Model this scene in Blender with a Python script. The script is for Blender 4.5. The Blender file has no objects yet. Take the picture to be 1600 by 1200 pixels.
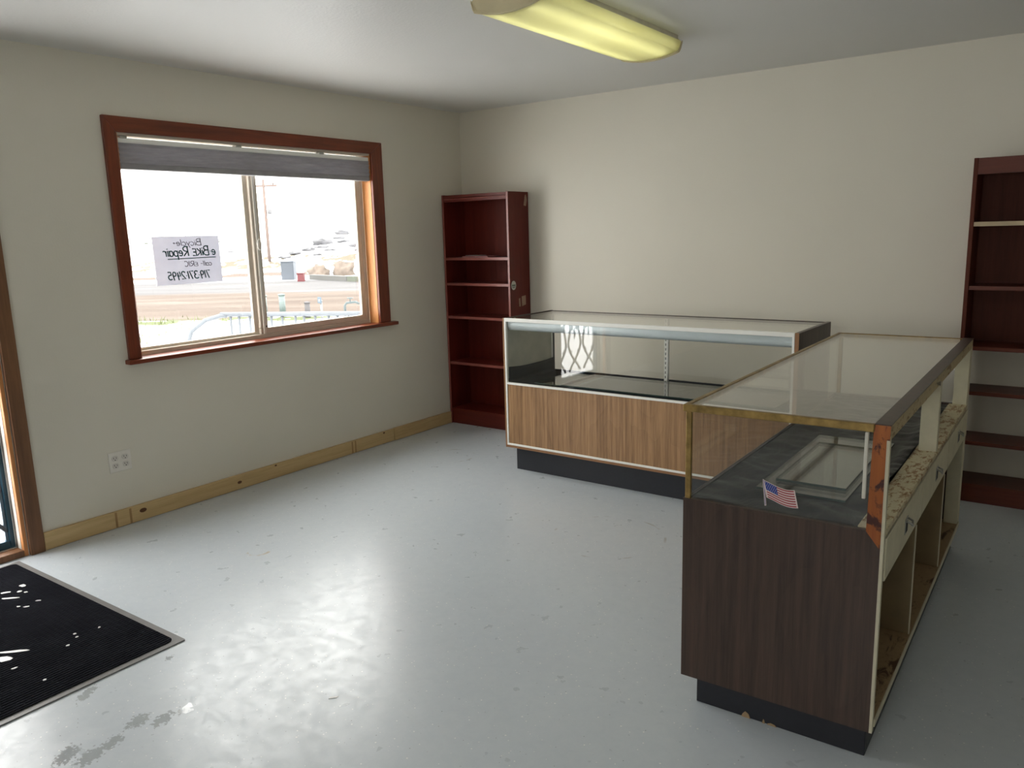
import bpy, bmesh, math, random
from mathutils import Vector, Matrix, noise

random.seed(7)
SC = bpy.context.scene
COL = SC.collection

# ------------------------------------------------------------------ camera
cam_d = bpy.data.cameras.new('camera')
cam = bpy.data.objects.new('camera', cam_d)
COL.objects.link(cam)
YAW, PITCH, ROLL, FPX = 0.6327, -0.1874, -0.0275, 1243.22
fw = Vector((-math.sin(YAW) * math.cos(PITCH), math.cos(YAW) * math.cos(PITCH), math.sin(PITCH)))
rt = Vector((math.cos(YAW), math.sin(YAW), 0))
up = rt.cross(fw)
r2 = rt * math.cos(ROLL) + up * math.sin(ROLL)
u2 = -rt * math.sin(ROLL) + up * math.cos(ROLL)
m3 = Matrix((r2, u2, -fw)).transposed()
cam.matrix_world = Matrix.Translation((4.1566, -5.0625, 1.5037)) @ m3.to_4x4()
cam_d.sensor_fit = 'HORIZONTAL'
cam_d.sensor_width = 36.0
cam_d.lens = FPX / 1600 * 36.0
cam_d.clip_start = 0.05
cam_d.clip_end = 400
SC.camera = cam

# ------------------------------------------------------------------ sky, exposure
SKY = 6.0
world = bpy.data.worlds.new('overcast_sky')
SC.world = world
world.use_nodes = True
wbg = world.node_tree.nodes['Background']
wbg.inputs[0].default_value = (1.0, 0.985, 0.955, 1)
wbg.inputs[1].default_value = SKY

def portal(name, loc, sx, sy, into=(1, 0, 0)):
    """marks an opening in the walls that daylight enters by (emits nothing itself)"""
    l = bpy.data.lights.new(name, 'AREA')
    l.shape = 'RECTANGLE'; l.size = sx; l.size_y = sy
    l.cycles.is_portal = True
    o = bpy.data.objects.new(name, l)
    COL.objects.link(o)
    o.location = loc
    o.rotation_euler = Vector(into).to_track_quat('-Z', 'Z').to_euler()
    return o
portal('window_portal', (-0.16, -1.89, 1.48), 1.2, 1.83)
portal('door_portal', (-0.2, -3.90, 1.05), 2.05, 0.90)
portal('rear_fill_portal', (3.6, -6.96, 1.55), 1.2, 0.95, (0, 1, 0))  # guides daylight through the added rear window

SC.view_settings.view_transform = 'Standard'
SC.view_settings.look = 'None'
SC.view_settings.gamma = 1.0
SC.view_settings.use_curve_mapping = False
SC.view_settings.exposure = 0.8
SC.cycles.max_bounces = 12
SC.cycles.diffuse_bounces = 7
SC.cycles.transparent_max_bounces = 24
SC.cycles.glossy_bounces = 6
SC.cycles.sample_clamp_indirect = 6.0

# ------------------------------------------------------------------ material helpers
MATS = {}
def newmat(name):
    m = bpy.data.materials.new(name); m.use_nodes = True
    nt = m.node_tree; nt.nodes.clear()
    out = nt.nodes.new('ShaderNodeOutputMaterial')
    return m, nt, out
def N(nt, kind, **kw):
    n = nt.nodes.new('ShaderNode' + kind)
    for k, v in kw.items():
        if k.startswith('i_'): n.inputs[k[2:].replace('_', ' ')].default_value = v
        else: setattr(n, k, v)
    return n
def C4(c): return (c[0], c[1], c[2], 1)
def S(r, g, b):
    f = lambda v: ((v / 255 + 0.055) / 1.055) ** 2.4 if v > 10 else v / 255 / 12.92
    return (f(r), f(g), f(b))
def coords(nt, scale=(1, 1, 1), loc=(0, 0, 0), rot=(0, 0, 0), kind='Object'):
    tc = N(nt, 'TexCoord'); mp = N(nt, 'Mapping')
    mp.inputs['Scale'].default_value = scale; mp.inputs['Location'].default_value = loc
    mp.inputs['Rotation'].default_value = rot
    nt.links.new(tc.outputs[kind], mp.inputs['Vector'])
    return mp.outputs[0]
def noise_tex(nt, vec, scale, detail=4, rough=0.55, dist=0.0):
    n = N(nt, 'TexNoise'); nt.links.new(vec, n.inputs['Vector'])
    n.inputs['Scale'].default_value = scale; n.inputs['Detail'].default_value = detail
    n.inputs['Roughness'].default_value = rough; n.inputs['Distortion'].default_value = dist
    return n.outputs['Fac']
def ramp(nt, fac, stops, interp='LINEAR'):
    r = N(nt, 'ValToRGB'); nt.links.new(fac, r.inputs[0])
    cr = r.color_ramp; cr.interpolation = interp
    cr.elements[0].position = stops[0][0]; cr.elements[1].position = stops[-1][0]
    for p, c in stops[1:-1]: cr.elements.new(p)
    for e, (p, c) in zip(cr.elements, stops):
        e.color = C4(c) if not isinstance(c, (int, float)) else (c, c, c, 1)
    return r.outputs[0]
def mixc(nt, fac, a, b, mode='MIX'):
    m = N(nt, 'Mix', data_type='RGBA', blend_type=mode)
    for sock, v in ((m.inputs[0], fac), (m.inputs[6], a), (m.inputs[7], b)):
        if isinstance(v, (int, float)): sock.default_value = v
        elif isinstance(v, tuple): sock.default_value = C4(v)
        else: nt.links.new(v, sock)
    return m.outputs[2]
def mth(nt, op, a, b=None, c=None, clamp=False):
    m = N(nt, 'Math', operation=op, use_clamp=clamp)
    for i, v in enumerate((a, b, c)):
        if v is None: continue
        if isinstance(v, (int, float)): m.inputs[i].default_value = v
        else: nt.links.new(v, m.inputs[i])
    return m.outputs[0]
def finish(nt, out, color, rough=0.5, metal=0.0, bump=None, bump_s=0.2, bump_d=0.002, spec=0.5, coat=0.0):
    p = N(nt, 'BsdfPrincipled')
    for sock, v in ((p.inputs['Base Color'], color), (p.inputs['Roughness'], rough)):
        if isinstance(v, tuple): sock.default_value = C4(v)
        elif isinstance(v, (int, float)): sock.default_value = v
        else: nt.links.new(v, sock)
    p.inputs['Metallic'].default_value = metal
    p.inputs['Specular IOR Level'].default_value = spec
    p.inputs['Coat Weight'].default_value = coat
    if bump is not None:
        b = N(nt, 'Bump'); b.inputs['Strength'].default_value = bump_s; b.inputs['Distance'].default_value = bump_d
        nt.links.new(bump, b.inputs['Height']); nt.links.new(b.outputs[0], p.inputs['Normal'])
    nt.links.new(p.outputs[0], out.inputs[0])
    return p
def plain(name, col, rough=0.5, metal=0.0, var=0.12, nscale=12, bump_s=0.0, spec=0.5):
    m, nt, out = newmat(name)
    v = coords(nt)
    f = noise_tex(nt, v, nscale, 5)
    a = tuple(c * (1 - var) for c in col); b = tuple(min(1, c * (1 + var)) for c in col)
    finish(nt, out, ramp(nt, f, [(0.3, a), (0.7, b)]), rough, metal, f if bump_s else None, bump_s, 0.002, spec)
    return m
def wood(name, dark, light, axis='z', grain=26, stretch=0.05, rough=0.4, knots=False, bump_s=0.05, contrast=(0.3, 0.7), spec=0.5, cath=0.0):
    """wood or wood-print laminate with the grain along axis"""
    m, nt, out = newmat(name)
    sc = [1, 1, 1]; sc['xyz'.index(axis)] = stretch
    v = coords(nt, tuple(sc))
    f1 = noise_tex(nt, v, grain, 6, 0.62, 0.4)
    f2 = noise_tex(nt, v, grain * 6, 3, 0.6)
    f = mth(nt, 'ADD', mth(nt, 'MULTIPLY', f1, 0.72), mth(nt, 'MULTIPLY', f2, 0.28))
    if cath:
        sc2 = [1, 1, 1]; sc2['xyz'.index(axis)] = 0.22
        v2 = coords(nt, tuple(sc2))
        fb = noise_tex(nt, v2, 3.2, 2, 0.4)
        rings = mth(nt, 'FRACT', mth(nt, 'MULTIPLY', fb, 16))
        rings = mth(nt, 'POWER', rings, 3)
        f = mth(nt, 'SUBTRACT', f, mth(nt, 'MULTIPLY', rings, cath))
    mid = tuple((a + b) / 2 for a, b in zip(dark, light))
    c = ramp(nt, f, [(contrast[0], dark), ((contrast[0] + contrast[1]) / 2, mid), (contrast[1], light)])
    if knots:
        vo = N(nt, 'TexVoronoi'); nt.links.new(coords(nt, (1, 2.2, 5)), vo.inputs['Vector']); vo.inputs['Scale'].default_value = 0.9
        k = ramp(nt, vo.outputs['Distance'], [(0.02, 1.0), (0.07, 0.0)])
        c = mixc(nt, mth(nt, 'MULTIPLY', k, 0.7), c, tuple(d * 0.35 for d in dark))
    finish(nt, out, c, rough, 0, f, bump_s, 0.001, spec)
    return m
def worn(name, paint, bare, axis='y', amount=0.5, rough=0.6, scale=28):
    m, nt, out = newmat(name)
    sc = [1, 1, 1]; sc['xyz'.index(axis)] = 0.35
    f = noise_tex(nt, coords(nt, tuple(sc)), scale, 7, 0.7, 0.6)
    big = noise_tex(nt, coords(nt), 5, 3)
    k = ramp(nt, mth(nt, 'ADD', mth(nt, 'MULTIPLY', f, 0.7), mth(nt, 'MULTIPLY', big, 0.3)), [(amount - 0.03, 1.0), (amount + 0.03, 0.0)])
    tone = noise_tex(nt, coords(nt), 60, 4)
    pc = ramp(nt, tone, [(0.3, tuple(c * 0.86 for c in paint)), (0.7, paint)])
    bc = ramp(nt, f, [(0.3, tuple(c * 0.62 for c in bare)), (0.6, bare)])
    finish(nt, out, mixc(nt, k, pc, bc), rough, 0, k, 0.25, 0.001)
    return m
def glass(name, tint=(0.97, 0.985, 0.975), rough=0.0, haze=0.0, f0=0.04):
    """thin window glass: see-through with reflection that grows towards grazing angles"""
    m, nt, out = newmat(name)
    g = N(nt, 'NewGeometry')
    d = N(nt, 'VectorMath', operation='DOT_PRODUCT')
    nt.links.new(g.outputs['Normal'], d.inputs[0]); nt.links.new(g.outputs['Incoming'], d.inputs[1])
    c = mth(nt, 'ABSOLUTE', d.outputs['Value'])
    p5 = mth(nt, 'POWER', mth(nt, 'SUBTRACT', 1.0, c, clamp=True), 5)
    fr = mth(nt, 'ADD', mth(nt, 'MULTIPLY', p5, 1 - f0), f0, clamp=True)
    t = N(nt, 'BsdfTransparent'); t.inputs[0].default_value = C4(tint)
    gl = N(nt, 'BsdfGlossy'); gl.inputs['Roughness'].default_value = rough
    gl.inputs['Color'].default_value = (1, 1, 1, 1)
    base = t.outputs[0]
    if haze:
        df = N(nt, 'BsdfDiffuse'); df.inputs[0].default_value = (0.75, 0.76, 0.74, 1)
        mh = N(nt, 'MixShader'); nf = noise_tex(nt, coords(nt), 4, 4)
        nt.links.new(mth(nt, 'MULTIPLY', nf, haze * 2), mh.inputs[0])
        nt.links.new(t.outputs[0], mh.inputs[1]); nt.links.new(df.outputs[0], mh.inputs[2]); base = mh.outputs[0]
    mx = N(nt, 'MixShader'); nt.links.new(fr, mx.inputs[0])
    nt.links.new(base, mx.inputs[1]); nt.links.new(gl.outputs[0], mx.inputs[2])
    nt.links.new(mx.outputs[0], out.inputs[0])
    return m

# ------------------------------------------------------------------ mesh helpers
def box(bm, x0, x1, y0, y1, z0, z1, bev=0.0, seg=1):
    x0, x1 = min(x0, x1), max(x0, x1); y0, y1 = min(y0, y1), max(y0, y1); z0, z1 = min(z0, z1), max(z0, z1)
    vs = [bm.verts.new((x, y, z)) for z in (z0, z1) for (x, y) in ((x0, y0), (x1, y0), (x1, y1), (x0, y1))]
    fs = [bm.faces.new([vs[i] for i in q]) for q in ((3, 2, 1, 0), (4, 5, 6, 7), (0, 1, 5, 4), (1, 2, 6, 5), (2, 3, 7, 6), (3, 0, 4, 7))]
    if bev:
        es = list({e for f in fs for e in f.edges})
        bmesh.ops.bevel(bm, geom=es, offset=bev, segments=seg, affect='EDGES', profile=0.5)
    return vs
def prism(bm, pts, ax, a0, a1):
    """polygon pts (2-D) pulled along axis ax from a0 to a1; the 2-D axes are the other two in xyz order"""
    def mk(p, a):
        l = list(p); l.insert(ax, a); return l
    lo = [bm.verts.new(mk(p, a0)) for p in pts]; hi = [bm.verts.new(mk(p, a1)) for p in pts]
    bm.faces.new(lo); bm.faces.new(hi)
    n = len(pts)
    for i in range(n): bm.faces.new([lo[i], lo[(i + 1) % n], hi[(i + 1) % n], hi[i]])
    bmesh.ops.recalc_face_normals(bm, faces=bm.faces)
def tube(bm, pts, r, n=8, closed=False):
    pts = [Vector(p) for p in pts]; rings = []
    m = len(pts); ref = None
    for i, p in enumerate(pts):
        if closed: t = pts[(i + 1) % m] - pts[i - 1]
        else: t = pts[min(i + 1, m - 1)] - pts[max(i - 1, 0)]
        t.normalize()
        if ref is None:
            ref = Vector((0, 0, 1)) if abs(t.z) < 0.9 else Vector((1, 0, 0))
        a = (ref - t * ref.dot(t)).normalized(); ref = a; b = t.cross(a)
        rr = r[i] if isinstance(r, (list, tuple)) else r
        rings.append([bm.verts.new(p + (a * math.cos(2 * math.pi * k / n) + b * math.sin(2 * math.pi * k / n)) * rr) for k in range(n)])
    for i in range(m if closed else m - 1):
        A, B = rings[i], rings[(i + 1) % m]
        for k in range(n): bm.faces.new([A[k], A[(k + 1) % n], B[(k + 1) % n], B[k]])
    if not closed:
        bm.faces.new(rings[0][::-1]); bm.faces.new(rings[-1])
def ribbon(bm, pts, w, ax, a0, a1, closed=False):
    """flat stroke of width w along 2-D points, as thick as a0..a1 along axis ax"""
    pts = [Vector(p) for p in pts]; m = len(pts); L = []; R = []
    for i in range(m):
        t = pts[min(i + 1, m - 1)] - pts[max(i - 1, 0)]
        if t.length < 1e-9: t = Vector((1, 0))
        t.normalize(); nrm = Vector((-t.y, t.x)) * w / 2
        L.append(pts[i] + nrm); R.append(pts[i] - nrm)
    def mk(p, a):
        l = [p.x, p.y]; l.insert(ax, a); return bm.verts.new(l)
    l0 = [mk(p, a0) for p in L]; l1 = [mk(p, a1) for p in L]; q0 = [mk(p, a0) for p in R]; q1 = [mk(p, a1) for p in R]
    for i in range(m - 1):
        bm.faces.new([l0[i], l0[i + 1], q0[i + 1], q0[i]]); bm.faces.new([l1[i], q1[i], q1[i + 1], l1[i + 1]])
        bm.faces.new([l0[i], l1[i], l1[i + 1], l0[i + 1]]); bm.faces.new([q0[i], q0[i + 1], q1[i + 1], q1[i]])
    bm.faces.new([l0[0], q0[0], q1[0], l1[0]]); bm.faces.new([l0[-1], l1[-1], q1[-1], q0[-1]])
def ob(name, bm, mat, parent=None, smooth=False):
    me = bpy.data.meshes.new(name)
    if smooth:
        for f in bm.faces: f.smooth = True
    bmesh.ops.recalc_face_normals(bm, faces=bm.faces)
    bm.to_mesh(me); bm.free()
    if isinstance(mat, (list, tuple)):
        for k in mat: me.materials.append(k)
    else: me.materials.append(mat)
    o = bpy.data.objects.new(name, me); COL.objects.link(o)
    if parent is not None: o.parent = parent
    return o
def bx(name, mat, parent, x0, x1, y0, y1, z0, z1, bev=0.0, seg=1):
    bm = bmesh.new(); box(bm, x0, x1, y0, y1, z0, z1, bev, seg)
    return ob(name, bm, mat, parent)
def thing(name, label, cat, loc=(0, 0, 0), rz=0.0, group=None):
    o = bpy.data.objects.new(name, None); COL.objects.link(o)
    o.location = loc; o.rotation_euler = (0, 0, rz); o.empty_display_size = 0.1
    tag(o, label, cat, group); return o
def tag(o, label=None, cat=None, group=None, kind=None):
    if label: o['label'] = label
    if cat: o['category'] = cat
    if group: o['group'] = group
    if kind: o['kind'] = kind
    return o
def struct(o, label=None, cat=None):
    o['kind'] = 'structure'
    return tag(o, label, cat)
def grid(bm, nu, nv, fn):
    V = [[bm.verts.new(fn(i / nu, j / nv)) for j in range(nv + 1)] for i in range(nu + 1)]
    for i in range(nu):
        for j in range(nv): bm.faces.new([V[i][j], V[i + 1][j], V[i + 1][j + 1], V[i][j + 1]])
def smooth(a, b, x):
    t = max(0, min(1, (x - a) / (b - a))); return t * t * (3 - 2 * t)

# ------------------------------------------------------------------ materials
def wall_mat(name, col, bs=0.12, sc=110):
    m, nt, out = newmat(name)
    v = coords(nt)
    f = noise_tex(nt, v, sc, 3, 0.5)
    g = noise_tex(nt, v, 1.3, 3)
    c = ramp(nt, g, [(0.3, tuple(k * 0.97 for k in col)), (0.7, col)])
    finish(nt, out, c, 0.5, 0, ramp(nt, f, [(0.4, 0.0), (0.62, 1.0)]), bs, 0.0015, 0.4)
    return m
M_WALL = wall_mat('wall_paint', (0.73, 0.695, 0.60))
M_CEIL = wall_mat('ceiling_paint', (0.68, 0.675, 0.65), 0.2, 70)
M_OUTWALL = plain('outside_siding', (0.35, 0.30, 0.25), 0.8)

def floor_mat():
    m, nt, out = newmat('painted_concrete')
    v = coords(nt)
    big = noise_tex(nt, v, 1.1, 5, 0.6)
    mid = noise_tex(nt, v, 9, 6, 0.65)
    base = ramp(nt, big, [(0.3, (0.54, 0.59, 0.635)), (0.7, (0.57, 0.62, 0.66))])
    base = mixc(nt, mth(nt, 'MULTIPLY', ramp(nt, mid, [(0.5, 0.0), (0.75, 1.0)]), 0.05), base, (0.66, 0.69, 0.71))
    # scattered paint flakes of the epoxy finish, white and dark
    for scale, col, seed, thr in ((85, (0.88, 0.88, 0.86), 0, 0.16), (92, (0.05, 0.05, 0.05), 7.3, 0.10)):
        vo = N(nt, 'TexVoronoi'); nt.links.new(coords(nt, loc=(seed, seed, 0)), vo.inputs['Vector']); vo.inputs['Scale'].default_value = scale
        sel = N(nt, 'SeparateColor'); nt.links.new(vo.outputs['Color'], sel.inputs[0])
        dens = noise_tex(nt, coords(nt, loc=(seed, 3, 0)), 1.5, 2)
        k = mth(nt, 'MULTIPLY', mth(nt, 'LESS_THAN', vo.outputs['Distance'], mth(nt, 'MULTIPLY', sel.outputs[1], thr * 1.6)),
                mth(nt, 'LESS_THAN', sel.outputs[0], mth(nt, 'MULTIPLY', dens, 0.40 if seed == 0 else 0.22)))
        base = mixc(nt, mth(nt, 'MULTIPLY', k, 0.8 if seed == 0 else 0.75), base, col)
    rough = ramp(nt, noise_tex(nt, v, 13, 3, 0.55), [(0.3, 0.34), (0.7, 0.27)])
    # damp footprints by the mat: darker and shinier
    damp = None
    for (x, y, rx, ry, a) in ((1.80, -3.925, 0.030, 0.040, 0.5), (1.86, -3.875, 0.026, 0.038, 0.4), (1.868, -3.80, 0.022, 0.03, 0.4), (1.84, -4.03, 0.022, 0.045, 0.4), (1.85, -4.10, 0.03, 0.05, 0.3), (1.785, -4.14, 0.03, 0.05, 0.6), (1.52, -3.65, 0.012, 0.02, 0.6), (1.50, -3.94, 0.02, 0.05, 0.6)):
        mp = N(nt, 'Mapping', vector_type='TEXTURE'); tc = N(nt, 'TexCoord')
        mp.inputs['Location'].default_value = (x, y, 0); mp.inputs['Rotation'].default_value = (0, 0, a); mp.inputs['Scale'].default_value = (rx, ry, 1)
        nt.links.new(tc.outputs['Object'], mp.inputs['Vector'])
        ln = N(nt, 'VectorMath', operation='LENGTH'); nt.links.new(mp.outputs[0], ln.inputs[0])
        e = mth(nt, 'ADD', ln.outputs['Value'], mth(nt, 'MULTIPLY', mth(nt, 'SUBTRACT', noise_tex(nt, v, 70, 4), 0.5), 3.4))
        k = ramp(nt, e, [(0.86, 1.0), (0.95, 0.0)])
        damp = k if damp is None else mth(nt, 'MAXIMUM', damp, k)
    base = mixc(nt, mth(nt, 'MULTIPLY', damp, 0.42), base, (0.28, 0.29, 0.285))
    rough = mixc(nt, damp, rough, (0.09, 0.09, 0.09))
    # rusty ring and old scrape marks
    for (x, y, r, w, cut, col) in ((0.945, -2.83, 0.055, 0.008, 0.46, (0.42, 0.33, 0.22)), (0.66, -1.02, 0.16, 0.006, 0.52, (0.3, 0.29, 0.27)), (2.3, -1.75, 0.28, 0.006, 0.55, (0.38, 0.38, 0.37))):
        mp = N(nt, 'Mapping', vector_type='TEXTURE'); tc = N(nt, 'TexCoord')
        mp.inputs['Location'].default_value = (x, y, 0)
        nt.links.new(tc.outputs['Object'], mp.inputs['Vector'])
        ln = N(nt, 'VectorMath', operation='LENGTH'); nt.links.new(mp.outputs[0], ln.inputs[0])
        k = mth(nt, 'LESS_THAN', mth(nt, 'ABSOLUTE', mth(nt, 'SUBTRACT', ln.outputs['Value'], r)), w)
        k = mth(nt, 'MULTIPLY', k, ramp(nt, noise_tex(nt, coords(nt, loc=(x, 0, 0)), 7, 3), [(cut, 0.0), (cut + 0.08, 0.8)]))
        base = mixc(nt, k, base, col)
    p = finish(nt, out, base, rough, 0, noise_tex(nt, v, 40, 2, 0.5), 0.10, 0.002, 0.75)
    # worn and polished patches of the paint
    gl = ramp(nt, noise_tex(nt, v, 20, 7, 0.72, 0.8), [(0.40, 0.35), (0.62, 1.0)])
    nt.links.new(gl, p.inputs['Specular IOR Level'])
    return m
M_FLOOR = floor_mat()

M_TRIM = wood('stained_trim', S(88, 36, 18), S(138, 64, 36), 'z', 22, 0.06, 0.35)
M_TRIMY = wood('stained_trim_level', S(88, 36, 18), S(138, 64, 36), 'y', 22, 0.06, 0.32)
M_JAMB = wood('raw_fir_jamb', S(186, 118, 62), S(224, 160, 100), 'z', 16, 0.07, 0.45)
M_DOORTRIM = wood('door_casing_wood', S(92, 60, 38), S(140, 98, 64), 'z', 26, 0.05, 0.5)
M_PINE = wood('raw_pine', S(176, 146, 98), S(212, 186, 138), 'y', 14, 0.06, 0.6)
M_PINEX = wood('raw_pine_back', S(176, 146, 98), S(212, 186, 138), 'x', 14, 0.06, 0.6)
M_KNOT = plain('pine_knot', S(96, 62, 34), 0.6)
M_VINYL = plain('beige_vinyl', S(206, 196, 182), 0.45, var=0.04)
M_WHITEV = plain('white_vinyl', S(226, 222, 214), 0.4, var=0.04)
M_GLASSW = glass('window_glass', (0.98, 0.985, 0.98))
M_GLASS = glass('case_glass', (0.985, 0.99, 0.982), 0.0, 0.0)
M_GEDGE = plain('glass_edge', (0.035, 0.06, 0.055), 0.15)
M_CHERRY = wood('cherry_laminate', (0.085, 0.0095, 0.0055), (0.15, 0.019, 0.011), 'z', 20, 0.07, 0.42, spec=0.3)
M_CHERRYX = wood('cherry_laminate_shelf', (0.095, 0.012, 0.008), (0.165, 0.024, 0.015), 'x', 20, 0.07, 0.38, spec=0.4)
M_CHERRYE = plain('cherry_edge_highlight', (0.27, 0.075, 0.06), 0.3)  # front edges, their highlight put into a paler cherry colour
M_WALN = wood('brown_cherry_laminate', (0.075, 0.017, 0.009), (0.13, 0.033, 0.018), 'z', 20, 0.07, 0.55, spec=0.2)
M_WALNX = wood('brown_cherry_shelf', (0.085, 0.019, 0.011), (0.15, 0.038, 0.022), 'x', 20, 0.07, 0.42, spec=0.3)
M_PALE = plain('pale_shelf_edge', (0.50, 0.39, 0.25), 0.5)
M_OAK = wood('teak_print_laminate', S(128, 94, 62), S(182, 142, 102), 'z', 60, 0.025, 0.38, contrast=(0.36, 0.64), cath=0.035)
M_OAKE = plain('teak_edge', S(150, 108, 72), 0.45)
M_BROWN = wood('dark_walnut_laminate', S(51, 37, 31), S(80, 61, 51), 'z', 46, 0.035, 0.36, contrast=(0.34, 0.66), cath=0.04)
M_ALU = plain('white_aluminium', S(246, 246, 242), 0.28, 0.0, 0.02)
M_TUBE = plain('satin_aluminium', S(222, 232, 238), 0.32, 0.4, 0.03)
M_BLACK = plain('black_kick_paint', (0.018, 0.019, 0.024), 0.45, 0, 0.4, 20)
M_BRASS = plain('tarnished_brass', S(150, 124, 74), 0.40, 0.65, 0.35, 30)
M_CREAM = plain('cream_paint', S(196, 190, 166), 0.5, 0, 0.08, 18)
M_WORN = worn('worn_cream_ledge', S(198, 188, 156), S(150, 110, 66), 'y', 0.46, scale=70)
M_WORNR = worn('worn_cream_rail', S(180, 164, 128), S(130, 96, 58), 'y', 0.43, scale=60)
M_PLY = worn('worn_plywood', S(156, 132, 98), S(96, 66, 42), 'y', 0.44, 0.6)
M_PART = plain('tan_shelf_paint', S(136, 118, 88), 0.6, 0, 0.15, 10)
M_NICKEL = plain('dull_nickel', (0.42, 0.42, 0.40), 0.3, 0.9, 0.1)
M_DARKHOLE = plain('dark_recess', (0.02, 0.02, 0.02), 0.6)
M_BLIND = None

def blotched():
    m, nt, out = newmat('rusty_stained_post')
    v = coords(nt, (1, 1, 0.55))
    f = noise_tex(nt, v, 24, 5, 0.62, 0.8)
    gr = noise_tex(nt, coords(nt, (1, 1, 0.06)), 40, 4)
    base = ramp(nt, gr, [(0.3, S(134, 68, 18)), (0.7, S(168, 94, 32))])
    k = ramp(nt, f, [(0.50, 0.0), (0.57, 1.0)])
    finish(nt, out, mixc(nt, k, base, S(62, 18, 8)), 0.4, 0, f, 0.1, 0.001)
    return m
M_POST = blotched()

def cloth(name, col, rough=0.45, sheen=0.3):
    m, nt, out = newmat(name)
    v = coords(nt)
    f = noise_tex(nt, v, 7, 4, 0.5, 0.5)
    c = ramp(nt, f, [(0.3, tuple(k * 0.7 for k in col)), (0.7, col)])
    p = finish(nt, out, c, rough, 0, noise_tex(nt, coords(nt, (1, 0.4, 1)), 14, 3, 0.5, 1.0), 0.5, 0.012, 0.13)
    p.inputs['Sheen Weight'].default_value = 0.0
    return m
M_SATIN = cloth('black_satin', (0.009, 0.010, 0.011), 0.34)
M_FELT = cloth('black_felt', (0.012, 0.015, 0.021), 0.8, 0.1)

# ------------------------------------------------------------------ room shell
H = 2.44
XR, YF = 6.4, -6.8
WY0, WY1, WZ0, WZ1 = -2.80, -0.985, 0.875, 2.07          # window opening
DY0, DY1, DZ1 = -4.32, -3.50, 2.06                        # door opening

bm = bmesh.new(); box(bm, -0.16, XR, YF, 0.16, -0.14, 0)
struct(ob('floor', bm, M_FLOOR), 'glossy grey painted concrete floor with scattered flecks and scuffs', 'floor')
bm = bmesh.new(); box(bm, -0.16, XR + 0.1, YF - 0.1, 0.16, H, H + 0.1)
struct(ob('ceiling', bm, M_CEIL), 'plain off-white textured ceiling', 'ceiling')
bm = bmesh.new()
ys = [YF, DY0, DY1, WY0, WY1, 0.0]
T = -0.15
box(bm, T, 0, YF - 0.15, DY0, 0, H)
box(bm, T, 0, DY0, DY1, DZ1, H)
box(bm, T, 0, DY1, WY0, 0, H)
box(bm, T, 0, WY0, WY1, 0, WZ0)
box(bm, T, 0, WY0, WY1, WZ1, H)
box(bm, T, 0, WY1, 0.16, 0, H)
struct(ob('wall_left', bm, M_WALL), 'off-white wall holding the window and the door', 'wall')
bm = bmesh.new(); box(bm, 0, XR, 0, 0.16, 0, H)
struct(ob('wall_back', bm, M_WALL), 'off-white wall behind the glass display case', 'wall')
bm = bmesh.new(); box(bm, XR, XR + 0.1, YF, 0.16, 0, H)
struct(ob('wall_right', bm, M_WALL), 'off-white wall on the right outside the picture', 'wall')
FX0, FX1, FZ0, FZ1 = 3.0, 4.2, 1.1, 2.0  # opening for the added rear window
bm = bmesh.new()
box(bm, 0, FX0, YF - 0.15, YF, 0, H); box(bm, FX1, XR + 0.1, YF - 0.15, YF, 0, H)
box(bm, FX0, FX1, YF - 0.15, YF, 0, FZ0); box(bm, FX0, FX1, YF - 0.15, YF, FZ1, H)
struct(ob('wall_front', bm, M_WALL), 'off-white wall behind the camera', 'wall')

# unseen window added behind the camera to brighten the room
wf = struct(thing('rear_fill_window', 'unseen window added behind the camera to brighten the room', 'window'))
bm = bmesh.new()
for a in ((FX0, FX1, FZ0, FZ0 + 0.05), (FX0, FX1, FZ1 - 0.05, FZ1), (FX0, FX0 + 0.05, FZ0 + 0.05, FZ1 - 0.05), (FX1 - 0.05, FX1, FZ0 + 0.05, FZ1 - 0.05), (3.57, 3.63, FZ0 + 0.05, FZ1 - 0.05)):
    box(bm, a[0], a[1], YF - 0.12, YF - 0.06, a[2], a[3])
ob('window_frame', bm, M_VINYL, wf)
for x0_, x1_ in ((FX0 + 0.05, 3.57), (3.63, FX1 - 0.05)):
    bx('pane', M_GLASSW, wf, x0_, x1_, YF - 0.095, YF - 0.089, FZ0 + 0.05, FZ1 - 0.05)
bx('sill', M_TRIM, wf, FX0 - 0.03, FX1 + 0.03, YF - 0.05, YF + 0.04, FZ0 - 0.012, FZ0 + 0.012, 0.004)

# baseboards
bb = struct(thing('baseboard_left', 'unpainted pine baseboard under the window', 'baseboard'))
b1 = bx('board', M_PINE, bb, 0, 0.018, -3.41, -0.925, 0.002, 0.092, 0.002)
b2 = bx('board', M_PINE, bb, 0, 0.024, -0.922, -0.268, 0.002, 0.094, 0.002)
for (y, z, r) in ((-2.893, 0.057, 0.016), (-2.273, 0.046, 0.012), (-1.03, 0.083, 0.008), (-2.0, 0.083, 0.007)):
    bm = bmesh.new(); prism(bm, [(y + r * 1.3 * math.cos(a * 0.524), z + r * 0.75 * math.sin(a * 0.524)) for a in range(12)], 0, 0.0178, 0.0186)
    ob('knot', bm, M_KNOT, b1)
M_STAIN = plain('pine_stripe', S(160, 128, 84), 0.6)
for y in (-1.35, -1.32, -3.05, -2.97):
    bx('saw_mark', M_STAIN, b1, 0.0178, 0.0184, y, y + 0.012, 0.004, 0.088)
bk = struct(thing('baseboard_back', 'unpainted pine baseboard behind the display case', 'baseboard'))
bx('board', M_PINEX, bk, 0.66, 3.2, -0.018, 0, 0.002, 0.092, 0.002)
bx('board', M_PINEX, bk, 3.202, XR, -0.018, 0, 0.002, 0.092, 0.002)

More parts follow.
